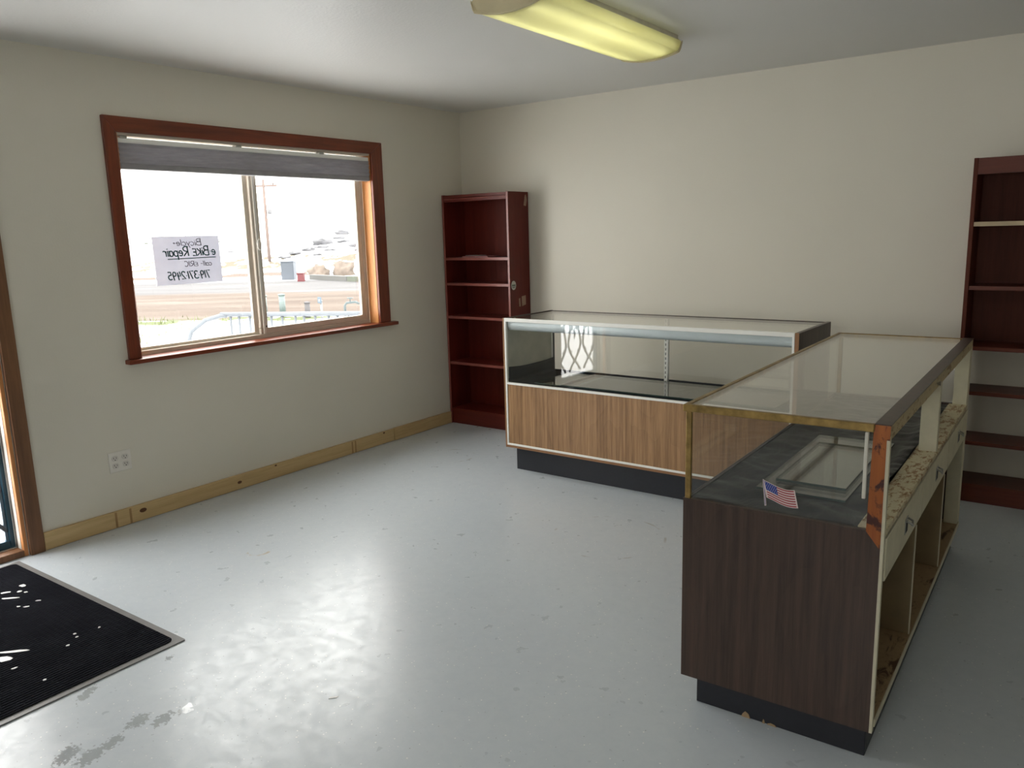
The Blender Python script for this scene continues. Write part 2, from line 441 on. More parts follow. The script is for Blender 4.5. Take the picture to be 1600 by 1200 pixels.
# ------------------------------------------------------------------ window
win = struct(thing('window_1', 'sliding window with stained wood casing looking onto snow', 'window'))
def mitre(name, pts, mat):
    bm = bmesh.new(); prism(bm, pts, 0, 0.0, 0.020)
    bmesh.ops.bevel(bm, geom=list(bm.edges), offset=0.0025, segments=1, affect='EDGES')
    return ob(name, bm, mat, win)
oy0, oy1, oz1 = -2.868, -0.893, 2.150
mitre('casing_board', [(oy0, 0.893), (WY0, 0.893), (WY0, WZ1), (oy0, oz1)], M_TRIM)
CI = WY1 - 0.013
mitre('casing_board', [(oy1, 0.893), (oy1, oz1), (CI, WZ1), (CI, 0.893)], M_TRIM)
mitre('casing_board', [(oy0 + 0.001, oz1), (WY0 + 0.001, WZ1 + 0.0005), (CI - 0.001, WZ1 + 0.0005), (oy1 - 0.001, oz1)], M_TRIMY)
bx('sill', M_TRIMY, win, -0.085, 0.05, -2.885, -0.845, 0.868, 0.892, 0.004, 2)
bx('jamb_board', M_JAMB, win, -0.085, 0.0, WY1 - 0.016, WY1, 0.892, WZ1)
bx('jamb_board', M_JAMB, win, -0.085, 0.0, WY0, WY0 + 0.012, 0.892, WZ1)
bx('head_jamb', M_VINYL, win, -0.085, 0.0, WY0 + 0.012, WY1 - 0.016, WZ1 - 0.012, WZ1)
# vinyl frame in the opening
y0, y1, z0, z1 = WY0 + 0.012, WY1 - 0.016, 0.892, WZ1 - 0.012
bm = bmesh.new()
for a in ((y0, y1, z0 - 0.016, z0 + 0.024), (y0, y1, z1 - 0.03, z1), (y0, y0 + 0.03, z0 + 0.024, z1 - 0.03), (y1 - 0.028, y1, z0 + 0.024, z1 - 0.03)):
    box(bm, -0.15, -0.085, *a, 0.003)
ob('window_frame', bm, M_VINYL, win)
# fixed left pane and right sliding sash
ls = bmesh.new()
for a in ((y0 + 0.03, -1.93, z0 + 0.024, z0 + 0.04), (y0 + 0.03, -1.93, z1 - 0.05, z1 - 0.03), (y0 + 0.03, y0 + 0.048, z0 + 0.04, z1 - 0.05), (-1.972, -1.93, z0 + 0.04, z1 - 0.05)):
    box(ls, -0.135, -0.115, *a, 0.002)
s1 = ob('sash', ls, M_VINYL, win)
bx('pane', M_GLASSW, s1, -0.127, -0.123, y0 + 0.047, -1.971, z0 + 0.039, z1 - 0.049)
rs = bmesh.new()
for a in ((-1.945, y1 - 0.028, z0 + 0.024, z0 + 0.062), (-1.945, y1 - 0.028, z1 - 0.06, z1 - 0.03), (-1.945, -1.888, z0 + 0.062, z1 - 0.06), (y1 - 0.068, y1 - 0.028, z0 + 0.062, z1 - 0.06)):
    box(rs, -0.112, -0.088, *a, 0.003)
s2 = ob('sash', rs, M_VINYL, win)
bx('pane', M_GLASSW, s2, -0.102, -0.098, -1.889, y1 - 0.067, z0 + 0.061, z1 - 0.059)
bx('pull_rail', M_WHITEV, s2, -0.088, -0.078, -1.928, -1.912, z0 + 0.026, z1 - 0.07, 0.002)
lt = bmesh.new()
tube(lt, [(-0.074, -1.913 + 0.011 * math.cos(a), 1.475 + 0.032 * math.sin(a)) for a in [k * math.pi / 8 for k in range(16)]], 0.0045, 6, True)
ob('latch', lt, M_WHITEV, s2, True)
bx('screw', M_DARKHOLE, s2, -0.088, -0.0865, -1.905, -1.897, z0 + 0.064, z0 + 0.076)

# cellular blind drawn up at the top
def blind_mat():
    m, nt, out = newmat('grey_blind_fabric')
    f = noise_tex(nt, coords(nt, (1, 0.15, 1)), 60, 4)
    col = ramp(nt, f, [(0.3, (0.36, 0.35, 0.37)), (0.7, (0.43, 0.42, 0.44))])
    d = N(nt, 'BsdfDiffuse'); t = N(nt, 'BsdfTranslucent'); mx = N(nt, 'MixShader')
    nt.links.new(col, d.inputs[0]); nt.links.new(col, t.inputs[0]); mx.inputs[0].default_value = 0.30
    nt.links.new(d.outputs[0], mx.inputs[1]); nt.links.new(t.outputs[0], mx.inputs[2]); nt.links.new(mx.outputs[0], out.inputs[0])
    return m
M_BLIND = blind_mat()
bl = thing('window_blind', 'grey cellular blind raised to the top of the window', 'blind', (-0.026, -1.8945, 1.885))
bw = 0.8905
bm = bmesh.new(); box(bm, -0.022, 0.022, -bw, bw, 0.135, 0.162, 0.004, 2); ob('head_rail', bm, M_ALU, bl)
bm = bmesh.new()
prof = []
zs = [0.034 + k * 0.0145 for k in range(8)]
for k, z in enumerate(zs): prof.append((0.019 if k % 2 == 0 else 0.026, z))
prof = prof + [(-x, z) for x, z in prof[::-1]]
prism(bm, prof, 1, -bw, bw); ob('cell_fabric', bm, M_BLIND, bl)
bm = bmesh.new(); box(bm, -0.024, 0.024, -bw - 0.002, bw + 0.002, 0.002, 0.034, 0.006, 2); ob('bottom_rail', bm, plain('blind_rail', S(150, 148, 150), 0.5), bl)
for y in (-0.86, -0.16, 0.47):
    bx('bracket', M_NICKEL, bl, -0.01, 0.026, y - 0.02, y + 0.02, 0.158, 0.171, 0.002)

# hand-lettered paper taped to the pane, written to be read from outdoors
def arc(cx, cy, rx, ry, a0, a1, n=10): return [(cx + rx * math.cos(math.radians(a0 + (a1 - a0) * k / n)), cy + ry * math.sin(math.radians(a0 + (a1 - a0) * k / n))) for k in range(n + 1)]
GL = {
 'B': (0.62, [[(0.08, 0), (0.1, 1)], [(0.02, 0.97)] + arc(0.28, 0.77, 0.25, 0.22, 90, -90) + [(0.1, 0.55)], [(0.1, 0.54)] + arc(0.3, 0.28, 0.3, 0.27, 90, -90) + [(0.06, 0.02)]]),
 'i': (0.2, [[(0.08, 0.0), (0.1, 0.58)], [(0.09, 0.74), (0.12, 0.80)]]),
 'c': (0.42, [arc(0.24, 0.28, 0.2, 0.28, 50, 320)]),
 'y': (0.44, [[(0.04, 0.58), (0.2, 0.08)], [(0.38, 0.58), (0.2, 0.06), (0.08, -0.32)]]),
 'l': (0.2, [[(0.1, 0.95), (0.08, 0.0)]]),
 'e': (0.46, [[(0.06, 0.28), (0.38, 0.33)] + arc(0.22, 0.3, 0.18, 0.27, 10, 320)]),
 'E': (0.46, [[(0.4, 0.72), (0.06, 0.7), (0.05, 0.0), (0.42, 0.02)], [(0.06, 0.36), (0.34, 0.38)]]),
 'K': (0.5, [[(0.06, 0), (0.08, 0.78)], [(0.42, 0.74), (0.1, 0.36), (0.46, 0.0)]]),
 'R': (0.6, [[(0.06, 0), (0.1, 1)], [(0.0, 0.95)] + arc(0.26, 0.74, 0.26, 0.24, 90, -90) + [(0.1, 0.5), (0.54, 0.0)]]),
 'p': (0.48, [[(0.08, 0.58), (0.06, -0.36)], arc(0.25, 0.28, 0.19, 0.28, 140, -150)]),
 'a': (0.46, [arc(0.22, 0.28, 0.18, 0.28, 40, 330), [(0.4, 0.58), (0.4, 0.0)]]),
 'r': (0.38, [[(0.07, 0.56), (0.07, 0.0)], [(0.07, 0.34)] + arc(0.24, 0.36, 0.16, 0.2, 160, 40)]),
 'I': (0.24, [[(0.1, 0), (0.12, 1)]]),
 'C': (0.62, [arc(0.34, 0.5, 0.3, 0.5, 55, 310)]),
 '+': (0.34, [[(0.05, 0.38), (0.27, 0.42)], [(0.17, 0.28), (0.15, 0.5)]]),
 '.': (0.2, [[(0.06, 0.42), (0.12, 0.42)]]),
 '-': (0.36, [[(0.04, 0.4), (0.3, 0.44)]]),
 '7': (0.54, [[(0.02, 0.98), (0.46, 1.0), (0.2, -0.05)]]),
 '1': (0.22, [[(0.12, 1.0), (0.08, 0.0)]]),
 '9': (0.5, [arc(0.22, 0.7, 0.18, 0.27, 20, 380, 12), [(0.4, 0.78), (0.3, -0.1)]]),
 '3': (0.5, [arc(0.2, 0.76, 0.2, 0.23, 150, -80), arc(0.2, 0.28, 0.24, 0.28, 85, -150)]),
 '2': (0.52, [arc(0.22, 0.74, 0.2, 0.25, 160, -30) + [(0.04, 0.02), (0.46, 0.02)]]),
 '4': (0.52, [[(0.14, 1.0), (0.04, 0.42), (0.44, 0.46)], [(0.36, 0.9), (0.3, -0.1)]]),
 '5': (0.5, [[(0.42, 1.0), (0.1, 0.98), (0.08, 0.58)] + arc(0.2, 0.3, 0.22, 0.29, 100, -140)]),
 ' ': (0.34, []),
}
SGW, SGH = 0.425, 0.274
sign = thing('paper_sign', 'white hand-lettered bicycle repair paper taped inside the left window pane', 'sign', (-0.1215, -2.167, 1.264))
def paper_mat():
    m, nt, out = newmat('sheet_of_paper')
    f = noise_tex(nt, coords(nt), 9, 5)
    col = ramp(nt, f, [(0.3, (0.64, 0.64, 0.75)), (0.7, (0.70, 0.70, 0.80))])
    d = N(nt, 'BsdfDiffuse'); t = N(nt, 'BsdfTranslucent'); mx = N(nt, 'MixShader')
    nt.links.new(col, d.inputs[0]); nt.links.new(col, t.inputs[0]); mx.inputs[0].default_value = 0.085
    nt.links.new(d.outputs[0], mx.inputs[1]); nt.links.new(t.outputs[0], mx.inputs[2]); nt.links.new(mx.outputs[0], out.inputs[0])
    return m
bm = bmesh.new(); grid(bm, 12, 8, lambda i, j: (0.0006 * math.sin(i * 9) , -i * SGW + 0.004 * (1 - j), j * SGH))
o = ob('sheet', bm, paper_mat(), sign, True)
M_INK = plain('teal_marker', (0.012, 0.075, 0.085), 0.6)
M_PEN = plain('grey_marker', (0.16, 0.14, 0.20), 0.6)
def write(name, txt, a0, a1, top, basef, w, mat):
    tot = sum(GL[c][0] for c in txt); h = (basef - top) * SGH; sx = (a1 - a0) / tot
    bm = bmesh.new(); x = a0
    for c in txt:
        adv, strokes = GL[c]
        for st in strokes:
            pts = [(-(x + (px + 0.08 * py) * sx), (1 - basef) * SGH + py * h) for px, py in st]
            ribbon(bm, pts, w, 0, -0.0016, 0.0016)
        x += adv * sx
    ob(name, bm, mat, sign)
write('lettering', 'Bicycle+', 0.115, 0.30, 0.06, 0.20, 0.0032, M_PEN)
write('lettering', 'e.BiKE Repair', 0.028, 0.365, 0.215, 0.415, 0.0062, M_INK)
write('lettering', 'call- ERIC', 0.06, 0.24, 0.525, 0.635, 0.003, M_PEN)
write('lettering', '719.371.2495', 0.075, 0.35, 0.735, 0.895, 0.0062, M_INK)
bm = bmesh.new(); ribbon(bm, [(-0.03, 0.54 * SGH), (-0.18, 0.535 * SGH), (-0.34, 0.53 * SGH)], 0.004, 0, -0.0016, 0.0016); ob('underline', bm, M_INK, sign)

# ------------------------------------------------------------------ door with scrolled iron security leaf
door = struct(thing('door_1', 'doorway with wooden casing and blue scrolled iron security door', 'door'))
for y0_, y1_ in ((-3.480, -3.412), (-4.408, -4.340)):
    bx('casing_board', M_DOORTRIM, door, 0, 0.022, y0_, y1_, 0.0, 2.12, 0.002)
bx('casing_board', M_DOORTRIM, door, 0, 0.022, -4.340, -3.480, 2.05, 2.12, 0.002)
for sg, yj in ((1, -3.502), (-1, -4.318)):
    bx('jamb_board', M_JAMB, door, -0.022, 0.004, yj, yj + sg * 0.018, 0.0, 2.06, 0.002)
    bx('door_stop', M_WHITEV, door, -0.055, -0.022, yj - sg * 0.002, yj + sg * 0.016, 0.0, 2.05, 0.001)
    bx('weather_strip', plain('weathered_grey_wood', (0.16, 0.13, 0.11), 0.7), door, -0.072, -0.055, yj - sg * 0.004, yj + sg * 0.014, 0.0, 2.05, 0.001)
bx('jamb_board', M_JAMB, door, -0.072, 0.004, -4.318, -3.502, 2.035, 2.06)
bx('threshold', M_DOORTRIM, door, -0.07, 0.006, -4.318, -3.502, 0.0, 0.034, 0.004, 2)
bx('threshold_cap', M_NICKEL, door, -0.17, -0.06, -4.318, -3.502, 0.02, 0.038, 0.002)
M_BLUE = plain('blue_door_paint', (0.018, 0.075, 0.12), 0.4)
M_LBLUE = plain('pale_blue_door_paint', (0.12, 0.19, 0.26), 0.4)
SY0, SY1, SX = -4.300, -3.506, -0.095
bm = bmesh.new()
for a in ((SY1 - 0.022, SY1, 0.036, 2.03), (SY0, SY0 + 0.022, 0.036, 2.03), (SY0 + 0.022, SY1 - 0.022, 0.036, 0.075), (SY0 + 0.022, SY1 - 0.022, 1.99, 2.03), (SY0 + 0.022, SY1 - 0.022, 1.0, 1.04)):
    box(bm, SX - 0.02, SX + 0.02, *a, 0.003)
leaf = ob('security_leaf', bm, M_BLUE, door)
bm = bmesh.new()
for a in ((SY1 - 0.036, SY1 - 0.022, 0.075, 1.0), (SY1 - 0.036, SY1 - 0.022, 1.04, 1.99)):
    box(bm, SX - 0.008, SX + 0.008, *a)
ob('leaf_inner_edge', bm, M_LBLUE, leaf)
M_IRON = plain('grey_blue_iron', (0.10, 0.12, 0.15), 0.45)
def spiral(cx, cz, r0, a0, turns, sgn, n=18):
    return [(SX, cx + (r0 * (1 - 0.75 * k / n)) * math.cos(a0 + sgn * turns * 2 * math.pi * k / n), cz + (r0 * (1 - 0.75 * k / n)) * math.sin(a0 + sgn * turns * 2 * math.pi * k / n)) for k in range(n + 1)]
def lyre(yc, zb, w, h, flip=1):
    """a lyre of two mirrored scrolled bars meeting at a ring"""
    bm = bmesh.new()
    zz = lambda t: zb + (t if flip > 0 else 1 - t) * h
    for s in (-1, 1):
        pts = []
        for k in range(25):
            t = k / 24
            f = 0.02 + 0.40 * math.sin(min(1, max(0, (t - 0.22) / 0.42)) * math.pi / 2) ** 1.2 - 0.13 * smooth(0.62, 1.0, t) if t > 0.22 else 0.02 + 0.34 * (1 - t / 0.22) ** 0.8
            pts.append((SX, yc + s * f * w, zz(t)))
        tube(bm, pts, 0.011, 6)
        e = pts[-1]
        tube(bm, spiral(e[1] - s * 0.10 * w, e[2], 0.10 * w, 0 if s > 0 else math.pi, 1.3, s * flip), 0.009, 5)
        q = pts[11]
        tube(bm, spiral(q[1] - s * 0.07 * w, q[2], 0.07 * w, 0 if s > 0 else math.pi, 0.7, -s * flip, 8), 0.007, 5)
        tube(bm, [(SX, q[1], q[2]), (SX, q[1] + s * 0.06 * w, q[2] + 0.012 * flip), (SX, q[1] + s * 0.1 * w, q[2] + 0.03 * flip)], 0.005, 5)
    tube(bm, [(SX, yc + 0.055 * w * math.cos(a * 0.628), zz(0.23) + 0.055 * w * math.sin(a * 0.628)) for a in range(10)], 0.010, 6, True)
    tube(bm, [(SX, yc, zz(0.98)), (SX, yc, zz(0.84)), (SX, yc, zz(0.72))], [0.007, 0.012, 0.003], 6)
    return ob('scroll', bm, M_IRON, leaf, True)
for zb, h, fl in ((0.12, 0.44, 1), (0.56, 0.44, -1), (1.05, 0.46, 1), (1.52, 0.46, -1)):
    for k in range(3):
        lyre(-3.625 - k * 0.266, zb, 0.266, h, fl)

# ------------------------------------------------------------------ double power outlet
ol = thing('wall_outlet', 'white four-socket power outlet on the wall below the window', 'outlet', (0, -2.979, 0.357))
bx('cover_plate', M_WHITEV, ol, 0, 0.006, -0.061, 0.061, -0.056, 0.056, 0.003, 2)
M_SOCK = plain('outlet_face', S(210, 206, 198), 0.4, var=0.03)
for sy in (-0.028, 0.028):
    for sz in (-0.02, 0.02):
        bm = bmesh.new()
        prism(bm, [(sy + 0.0175 * math.cos(t), sz + max(-0.0135, min(0.0135, 0.0175 * math.sin(t)))) for t in [k * math.pi / 12 for k in range(24)]], 0, 0.0055, 0.0085)
        so = ob('socket', bm, M_SOCK, ol)
        bx('slot', M_DARKHOLE, so, 0.0082, 0.0089, sy - 0.008, sy - 0.0055, sz - 0.001, sz + 0.008)
        bx('slot', M_DARKHOLE, so, 0.0082, 0.0089, sy + 0.0055, sy + 0.008, sz - 0.001, sz + 0.007)
        bm = bmesh.new(); prism(bm, [(sy + 0.003 * math.cos(t), sz - 0.0075 + 0.003 * math.sin(t)) for t in [k * math.pi / 4 for k in range(8)]], 0, 0.0082, 0.0089)
        ob('ground_hole', bm, M_DARKHOLE, so)

# ------------------------------------------------------------------ bookcase in the corner
bc = thing('bookcase', 'tall dark cherry red bookcase standing in the room corner beside the window', 'bookcase', (0.009, -0.262, 0), -0.006)
W, D, BH = 0.639, 0.255, 1.804
bx('side_panel', M_CHERRY, bc, 0, 0.018, 0, D, 0, BH, 0.0015)
rsd = bx('side_panel', M_CHERRY, bc, W - 0.018, W, 0, D, 0, BH, 0.0015)
for x in (0.0, W - 0.018): bx('edge_band', M_CHERRYE, bc, x + 0.001, x + 0.017, -0.0015, 0.0, 0.0, BH - 0.001)
bx('top_panel', M_CHERRYX, bc, 0.018, W - 0.018, 0.002, D, BH - 0.022, BH - 0.003)
bx('top_rail', M_CHERRYX, bc, 0.018, W - 0.018, 0.004, 0.02, BH - 0.055, BH - 0.022, 0.004, 2)
bx('top_bead', M_CHERRYE, bc, 0.018, W - 0.018, 0.0, 0.006, BH - 0.036, BH - 0.030, 0.002)
bx('back_panel', M_CHERRY, bc, 0.018, W * 0.5, D - 0.006, D, 0.08, BH - 0.022)
bx('back_panel', M_CHERRY, bc, W * 0.5 + 0.001, W - 0.018, D - 0.0065, D - 0.0005, 0.08, BH - 0.022)
for z in (1.318, 1.122, 0.862, 0.496, 0.115):
    sh = bx('shelf', M_CHERRYX, bc, 0.0185, W - 0.0185, 0.004, D - 0.008, z - 0.010, z + 0.010)
    bx('shelf_edge', M_CHERRYE if z > 0.2 else M_CHERRYX, sh, 0.0185, W - 0.0185, 0.002, 0.004, z - 0.010, z + 0.010)
bx('kickboard', M_CHERRYX, bc, 0.018, W - 0.018, 0.012, 0.028, 0.0, 0.105)
# sticker and torn tape on its side
M_STK = plain('white_sticker', (0.55, 0.55, 0.50), 0.5, var=0.05)
M_TAPE = plain('torn_tape', (0.36, 0.24, 0.17), 0.6, var=0.15)
bm = bmesh.new(); prism(bm, [(0.043 + 0.030 * math.cos(t), 1.119 + 0.034 * math.sin(t)) for t in [k * math.pi / 14 for k in range(28)]], 0, W, W + 0.0006)
st = ob('round_sticker', bm, M_STK, rsd); st['label'] = 'round white sticker'
M_STKP = plain('sticker_print', (0.10, 0.14, 0.10), 0.6)
for (z, w, hh) in ((1.122, 0.022, 0.007), (1.110, 0.020, 0.003), (1.103, 0.014, 0.003)):
    bx('print_line', M_STKP, st, W + 0.0005, W + 0.0009, 0.043 - w, 0.043 + w, z - hh, z + hh * 0.4)
def tape(pts):
    bm = bmesh.new(); prism(bm, pts, 0, W, W + 0.0005); ob('tape_remnant', bm, M_TAPE, rsd)['label'] = 'torn strip of tan tape'
tape([(0.195, 1.705), (0.225, 1.700), (0.238, 1.745), (0.228, 1.785), (0.212, 1.78)])
tape([(0.145, 0.955), (0.195, 0.965), (0.195, 1.035), (0.142, 1.03)])
tape([(0.108, 0.955), (0.128, 0.955), (0.124, 1.02), (0.104, 1.015)])

# papers on its shelf
def leaf_stack(name, label, cat, mat, x, y, z, w, d, h, rz, group=None):
    bm = bmesh.new(); box(bm, -w / 2, w / 2, -d / 2, d / 2, 0, h, 0.001)
    o = ob(name, bm, mat); o.location = (x, y, z); o.rotation_euler = (0, 0, rz)
    return tag(o, label, cat, group)
leaf_stack('booklet', 'pink-edged booklet lying flat on a bookcase shelf', 'booklet', plain('pink_cover', (0.30, 0.12, 0.12), 0.5), 0.30, -0.165, 1.3283, 0.24, 0.16, 0.010, 0.05)
leaf_stack('booklet', 'white paper leaflet lying on the pink booklet in the bookcase', 'booklet', plain('white_cover', (0.55, 0.52, 0.50), 0.5), 0.235, -0.145, 1.3386, 0.14, 0.10, 0.004, -0.25)

# ------------------------------------------------------------------ bookcase at the right edge
rb = thing('bookcase', 'brown bookcase with one pale-edged shelf and open lower back at right', 'bookcase', (3.607, -0.282, 0))
W2, D2, BH2 = 0.80, 0.258, 1.815
bx('side_panel', M_WALN, rb, 0, 0.02, 0, D2, 0, BH2, 0.002)
bx('side_panel', M_WALN, rb, W2 - 0.02, W2, 0, D2, 0, BH2, 0.002)
bx('top_panel', M_WALNX, rb, 0.02, W2 - 0.02, 0.004, D2, BH2 - 0.02, BH2 - 0.001)
bx('top_rail', M_WALNX, rb, 0.02, W2 - 0.02, 0.003, 0.02, BH2 - 0.082, BH2 - 0.02)
bx('back_panel', M_WALN, rb, 0.02, W2 - 0.02, D2 - 0.006, D2, 0.83, BH2 - 0.02)
for z, pale in ((1.484, 1), (1.157, 0), (0.840, 0), (0.600, 0), (0.328, 0), (0.092, 0)):
    sh = bx('shelf', M_WALNX, rb, 0.0205, W2 - 0.0205, 0.005, D2 - 0.008, z - 0.010, z + 0.010)
    if pale:
        e = bx('shelf_edge', M_PALE, sh, 0.0205, W2 - 0.0205, 0.002, 0.005, z - 0.011, z + 0.011); e['label'] = 'pale unfinished shelf edge'
bx('kickboard', M_WALNX, rb, 0.02, W2 - 0.02, 0.008, 0.024, 0.0, 0.082)

# ------------------------------------------------------------------ back display case
ca = thing('display_case', 'long glass display case with teak-look front panel and white trim by the wall', 'display case', (1.1926, -1.1047, 0), -0.0118)
L, DP, CH = 1.823, 0.5486, 0.986
def end_panel(x0, x1, nm):
    e = bx(nm, M_BROWN, ca, x0, x1, 0.003, DP, 0.158, CH, 0.001)
    bx('edge_band', M_OAKE, e, x0 + 0.001, x1 - 0.001, 0.0, 0.003, 0.158, CH)
    return e
end_panel(0.0, 0.012, 'end_panel'); end_panel(L - 0.022, L, 'end_panel')
bx('end_lining', plain('shaded_offwhite_lining', (0.42, 0.42, 0.36), 0.5), ca, 0.012, 0.016, 0.02, DP - 0.02, 0.60, CH - 0.02)  # off-white lining, its shade put into a grey-olive colour
bx('front_panel', M_OAK, ca, 0.024, L - 0.034, 0.006, 0.022, 0.186, 0.568)
bx('bottom_edge', M_OAKE, ca, 0.012, L - 0.022, 0.003, 0.03, 0.158, 0.174)
bx('bottom_trim', M_ALU, ca, 0.012, L - 0.022, 0.0, 0.02, 0.174, 0.186, 0.001)
bx('middle_trim', M_ALU, ca, 0.024, L - 0.034, 0.0, 0.02, 0.568, 0.580, 0.001)
bx('corner_trim', M_ALU, ca, 0.012, 0.024, 0.0, 0.018, 0.186, CH - 0.02, 0.001)
bx('corner_trim', M_ALU, ca, L - 0.034, L - 0.022, 0.0, 0.018, 0.186, CH - 0.02, 0.001)
bx('top_trim', M_ALU, ca, 0.012, L - 0.022, 0.0, 0.018, CH - 0.022, CH, 0.0015)
bx('rear_trim', M_BROWN, ca, 0.012, L - 0.022, DP - 0.02, DP, CH - 0.02, CH - 0.002)
bm = bmesh.new()
prism(bm, [(0.022, CH - 0.026)] + [(0.052 + 0.030 * math.cos(t), CH - 0.046 + 0.034 * math.sin(t)) for t in [math.radians(180 + k * 15) for k in range(13)]] + [(0.082, CH - 0.026)], 0, 0.026, L - 0.036)
ob('light_channel', bm, M_TUBE, ca, False)
bx('top_glass', M_GLASS, ca, 0.014, L - 0.024, 0.018, DP - 0.02, CH - 0.010, CH - 0.004)
bx('front_glass', M_GLASS, ca, 0.022, L - 0.032, 0.006, 0.011, 0.578, CH - 0.02)
bx('deck', M_BLACK, ca, 0.012, L - 0.022, 0.022, DP, 0.552, 0.572)
bx('deck_rear_rail', M_BLACK, ca, 0.024, L - 0.034, DP - 0.012, DP, 0.572, 0.584)
bx('inner_bottom', M_OAKE, ca, 0.012, L - 0.022, 0.022, DP, 0.174, 0.19)
bx('rear_upright', M_ALU, ca, 0.016, 0.026, DP - 0.03, DP - 0.012, 0.572, CH - 0.022)
bx('rear_seal', M_DARKHOLE, ca, 0.026, 0.031, DP - 0.028, DP - 0.014, 0.572, CH - 0.022)
bx('rear_upright', M_ALU, ca, L - 0.048, L - 0.036, DP - 0.03, DP - 0.012, 0.572, CH - 0.022)
sd = bx('shelf_standard', M_ALU, ca, 0.852, 0.872, DP - 0.030, DP - 0.020, 0.572, CH - 0.022)
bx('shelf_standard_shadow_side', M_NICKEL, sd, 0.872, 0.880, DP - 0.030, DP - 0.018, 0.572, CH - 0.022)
for k in range(13): bx('slot', M_DARKHOLE, sd, 0.859, 0.864, DP - 0.0306, DP - 0.0299, 0.595 + k * 0.029, 0.610 + k * 0.029)
bm = bmesh.new()
for a in ((0.035, L - 0.035, 0.070, 0.088), (0.035, L - 0.035, DP - 0.03, DP - 0.012), (0.035, 0.053, 0.088, DP - 0.03), (L - 0.053, L - 0.035, 0.088, DP - 0.03)):
    box(bm, *a, 0.0, 0.158)
M_KICK = worn('chipped_black_kick', (0.022, 0.024, 0.032), (0.16, 0.10, 0.06), 'x', 0.29, 0.5)
ob('kick_base', bm, M_KICK, ca)

def case_pt(u, v, z, o=(1.1926, -1.1047), a=-0.0118):
    return (o[0] + u * math.cos(a) - v * math.sin(a), o[1] + u * math.sin(a) + v * math.cos(a), z)
lin = thing('black_felt_liner', 'black felt liner in the long case, turned up at its left end', 'cloth', case_pt(0, 0, 0.573), -0.0118)
def felt(i, j):
    v = 0.028 + j * (DP - 0.06)
    s = i * 1.85
    if s < 0.10:
        u = 0.024 + 0.010 * math.sin(j * 5) * (1 - s / 0.10) * 0.4 + 0.05 * j * j * (1 - s / 0.1) * 0.4; z = (0.098 - s) * (1.0 - 0.12 * math.sin(j * 3)) 
    else: u = 0.030 + (s - 0.10) * (L - 0.075) / 1.75; z = 0.0
    return (u, v, max(z, 0) + 0.003 + 0.001 * math.sin(u * 40 + v * 23))
bm = bmesh.new(); grid(bm, 74, 12, felt); o = ob('sheet', bm, M_FELT, lin, True)
md = o.modifiers.new('thick', 'SOLIDIFY'); md.thickness = 0.003; md.offset = 0

def pane(name, label, u0, u1, v0, v1, z, th, org, ang, group):
    t = thing(name, label, 'glass shelf', case_pt(0, 0, z, org, ang), ang, group)
    bx('glass_sheet', M_GLASS, t, u0, u1, v0, v1, 0, th)
    bm = bmesh.new()
    for a in ((u0 - 0.0004, u1 + 0.0004, v0 - 0.0006, v0), (u0 - 0.0004, u1 + 0.0004, v1, v1 + 0.0006), (u0 - 0.0006, u0, v0, v1), (u1, u1 + 0.0006, v0, v1)):
        box(bm, *a, 0.0, th)
    ob('ground_edge', bm, M_GEDGE, t); return t
A_O, A_A = (1.1926, -1.1047), -0.0118
g1 = pane('glass_shelf', 'short loose glass pane at the left on the black liner of the long case', 0.20, 0.385, 0.05, 0.44, 0.581, 0.006, A_O, A_A, 'loose glass shelves')
g2 = pane('glass_shelf', 'long loose glass pane lying on the black liner of the long case', 0.389, 1.70, 0.055, 0.46, 0.581, 0.008, A_O, A_A, 'loose glass shelves')
bx('bright_edge', M_ALU, g2, 0.3870, 0.3884, 0.055, 0.46, 0.001, 0.0085)

# ------------------------------------------------------------------ near display case
NO, NA = (3.1916, -2.872), 0.011
cn = thing('display_case', 'brass-framed glass display case with dark brown end panel and cream drawers in front', 'display case', (NO[0], NO[1], 0), NA)
NW, NL, NH, NB, NG = 0.571, 1.86, 0.987, 0.097, 0.688
bm = bmesh.new()
prism(bm, [(0.004, NB), (NW - 0.008, NB), (NW - 0.008, 0.640), (0.525, NG), (0.004, NG)], 1, 0.0, 0.018)
ob('end_panel', bm, M_BROWN, cn)
bx('end_panel', M_BROWN, cn, 0.004, NW - 0.008, NL - 0.018, NL, NB, NG)
for v in (0.0, NL - 0.018): bx('cream_edge', M_CREAM, cn, NW - 0.008, NW, v, v + 0.018, NB, 0.955)
bx('front_panel', M_BROWN, cn, 0.0, 0.004, 0.0, NL, NB, NG)
bx('front_backing', M_CREAM, cn, 0.004, 0.016, 0.018, NL - 0.018, NB, 0.66)
bx('sill_strip', M_BROWN, cn, 0.0, 0.525, -0.002, 0.012, NG - 0.004, NG + 0.003)
# stained corner posts and rear glass-door frame
for v0, v1 in ((0.0, 0.020), (NL - 0.020, NL)):
    bm = bmesh.new()
    prism(bm, [(0.525, NG), (NW - 0.008, 0.640), (NW - 0.008, NH - 0.012), (0.530, NH - 0.012)], 1, v0 - 0.0006, v1)
    ob('corner_post', bm, M_POST, cn)
tr = bx('rear_top_rail', M_WORNR, cn, 0.533, NW, 0.004, NL - 0.004, NH - 0.042, NH - 0.003)
bx('laminate_cap', M_BROWN, tr, 0.532, NW + 0.001, -0.001, NL + 0.001, NH - 0.003, NH)
bx('post_end', M_POST, tr, 0.533, NW, -0.0012, 0.004, NH - 0.042, NH - 0.003)
bx('door_post', M_CREAM, cn, 0.514, NW, 0.905, 0.940, 0.69, NH - 0.042, 0.001)
bx('door_post', M_CREAM, cn, 0.514, NW - 0.001, NL - 0.06, NL - 0.0205, NB + 0.035, NH - 0.042, 0.001)
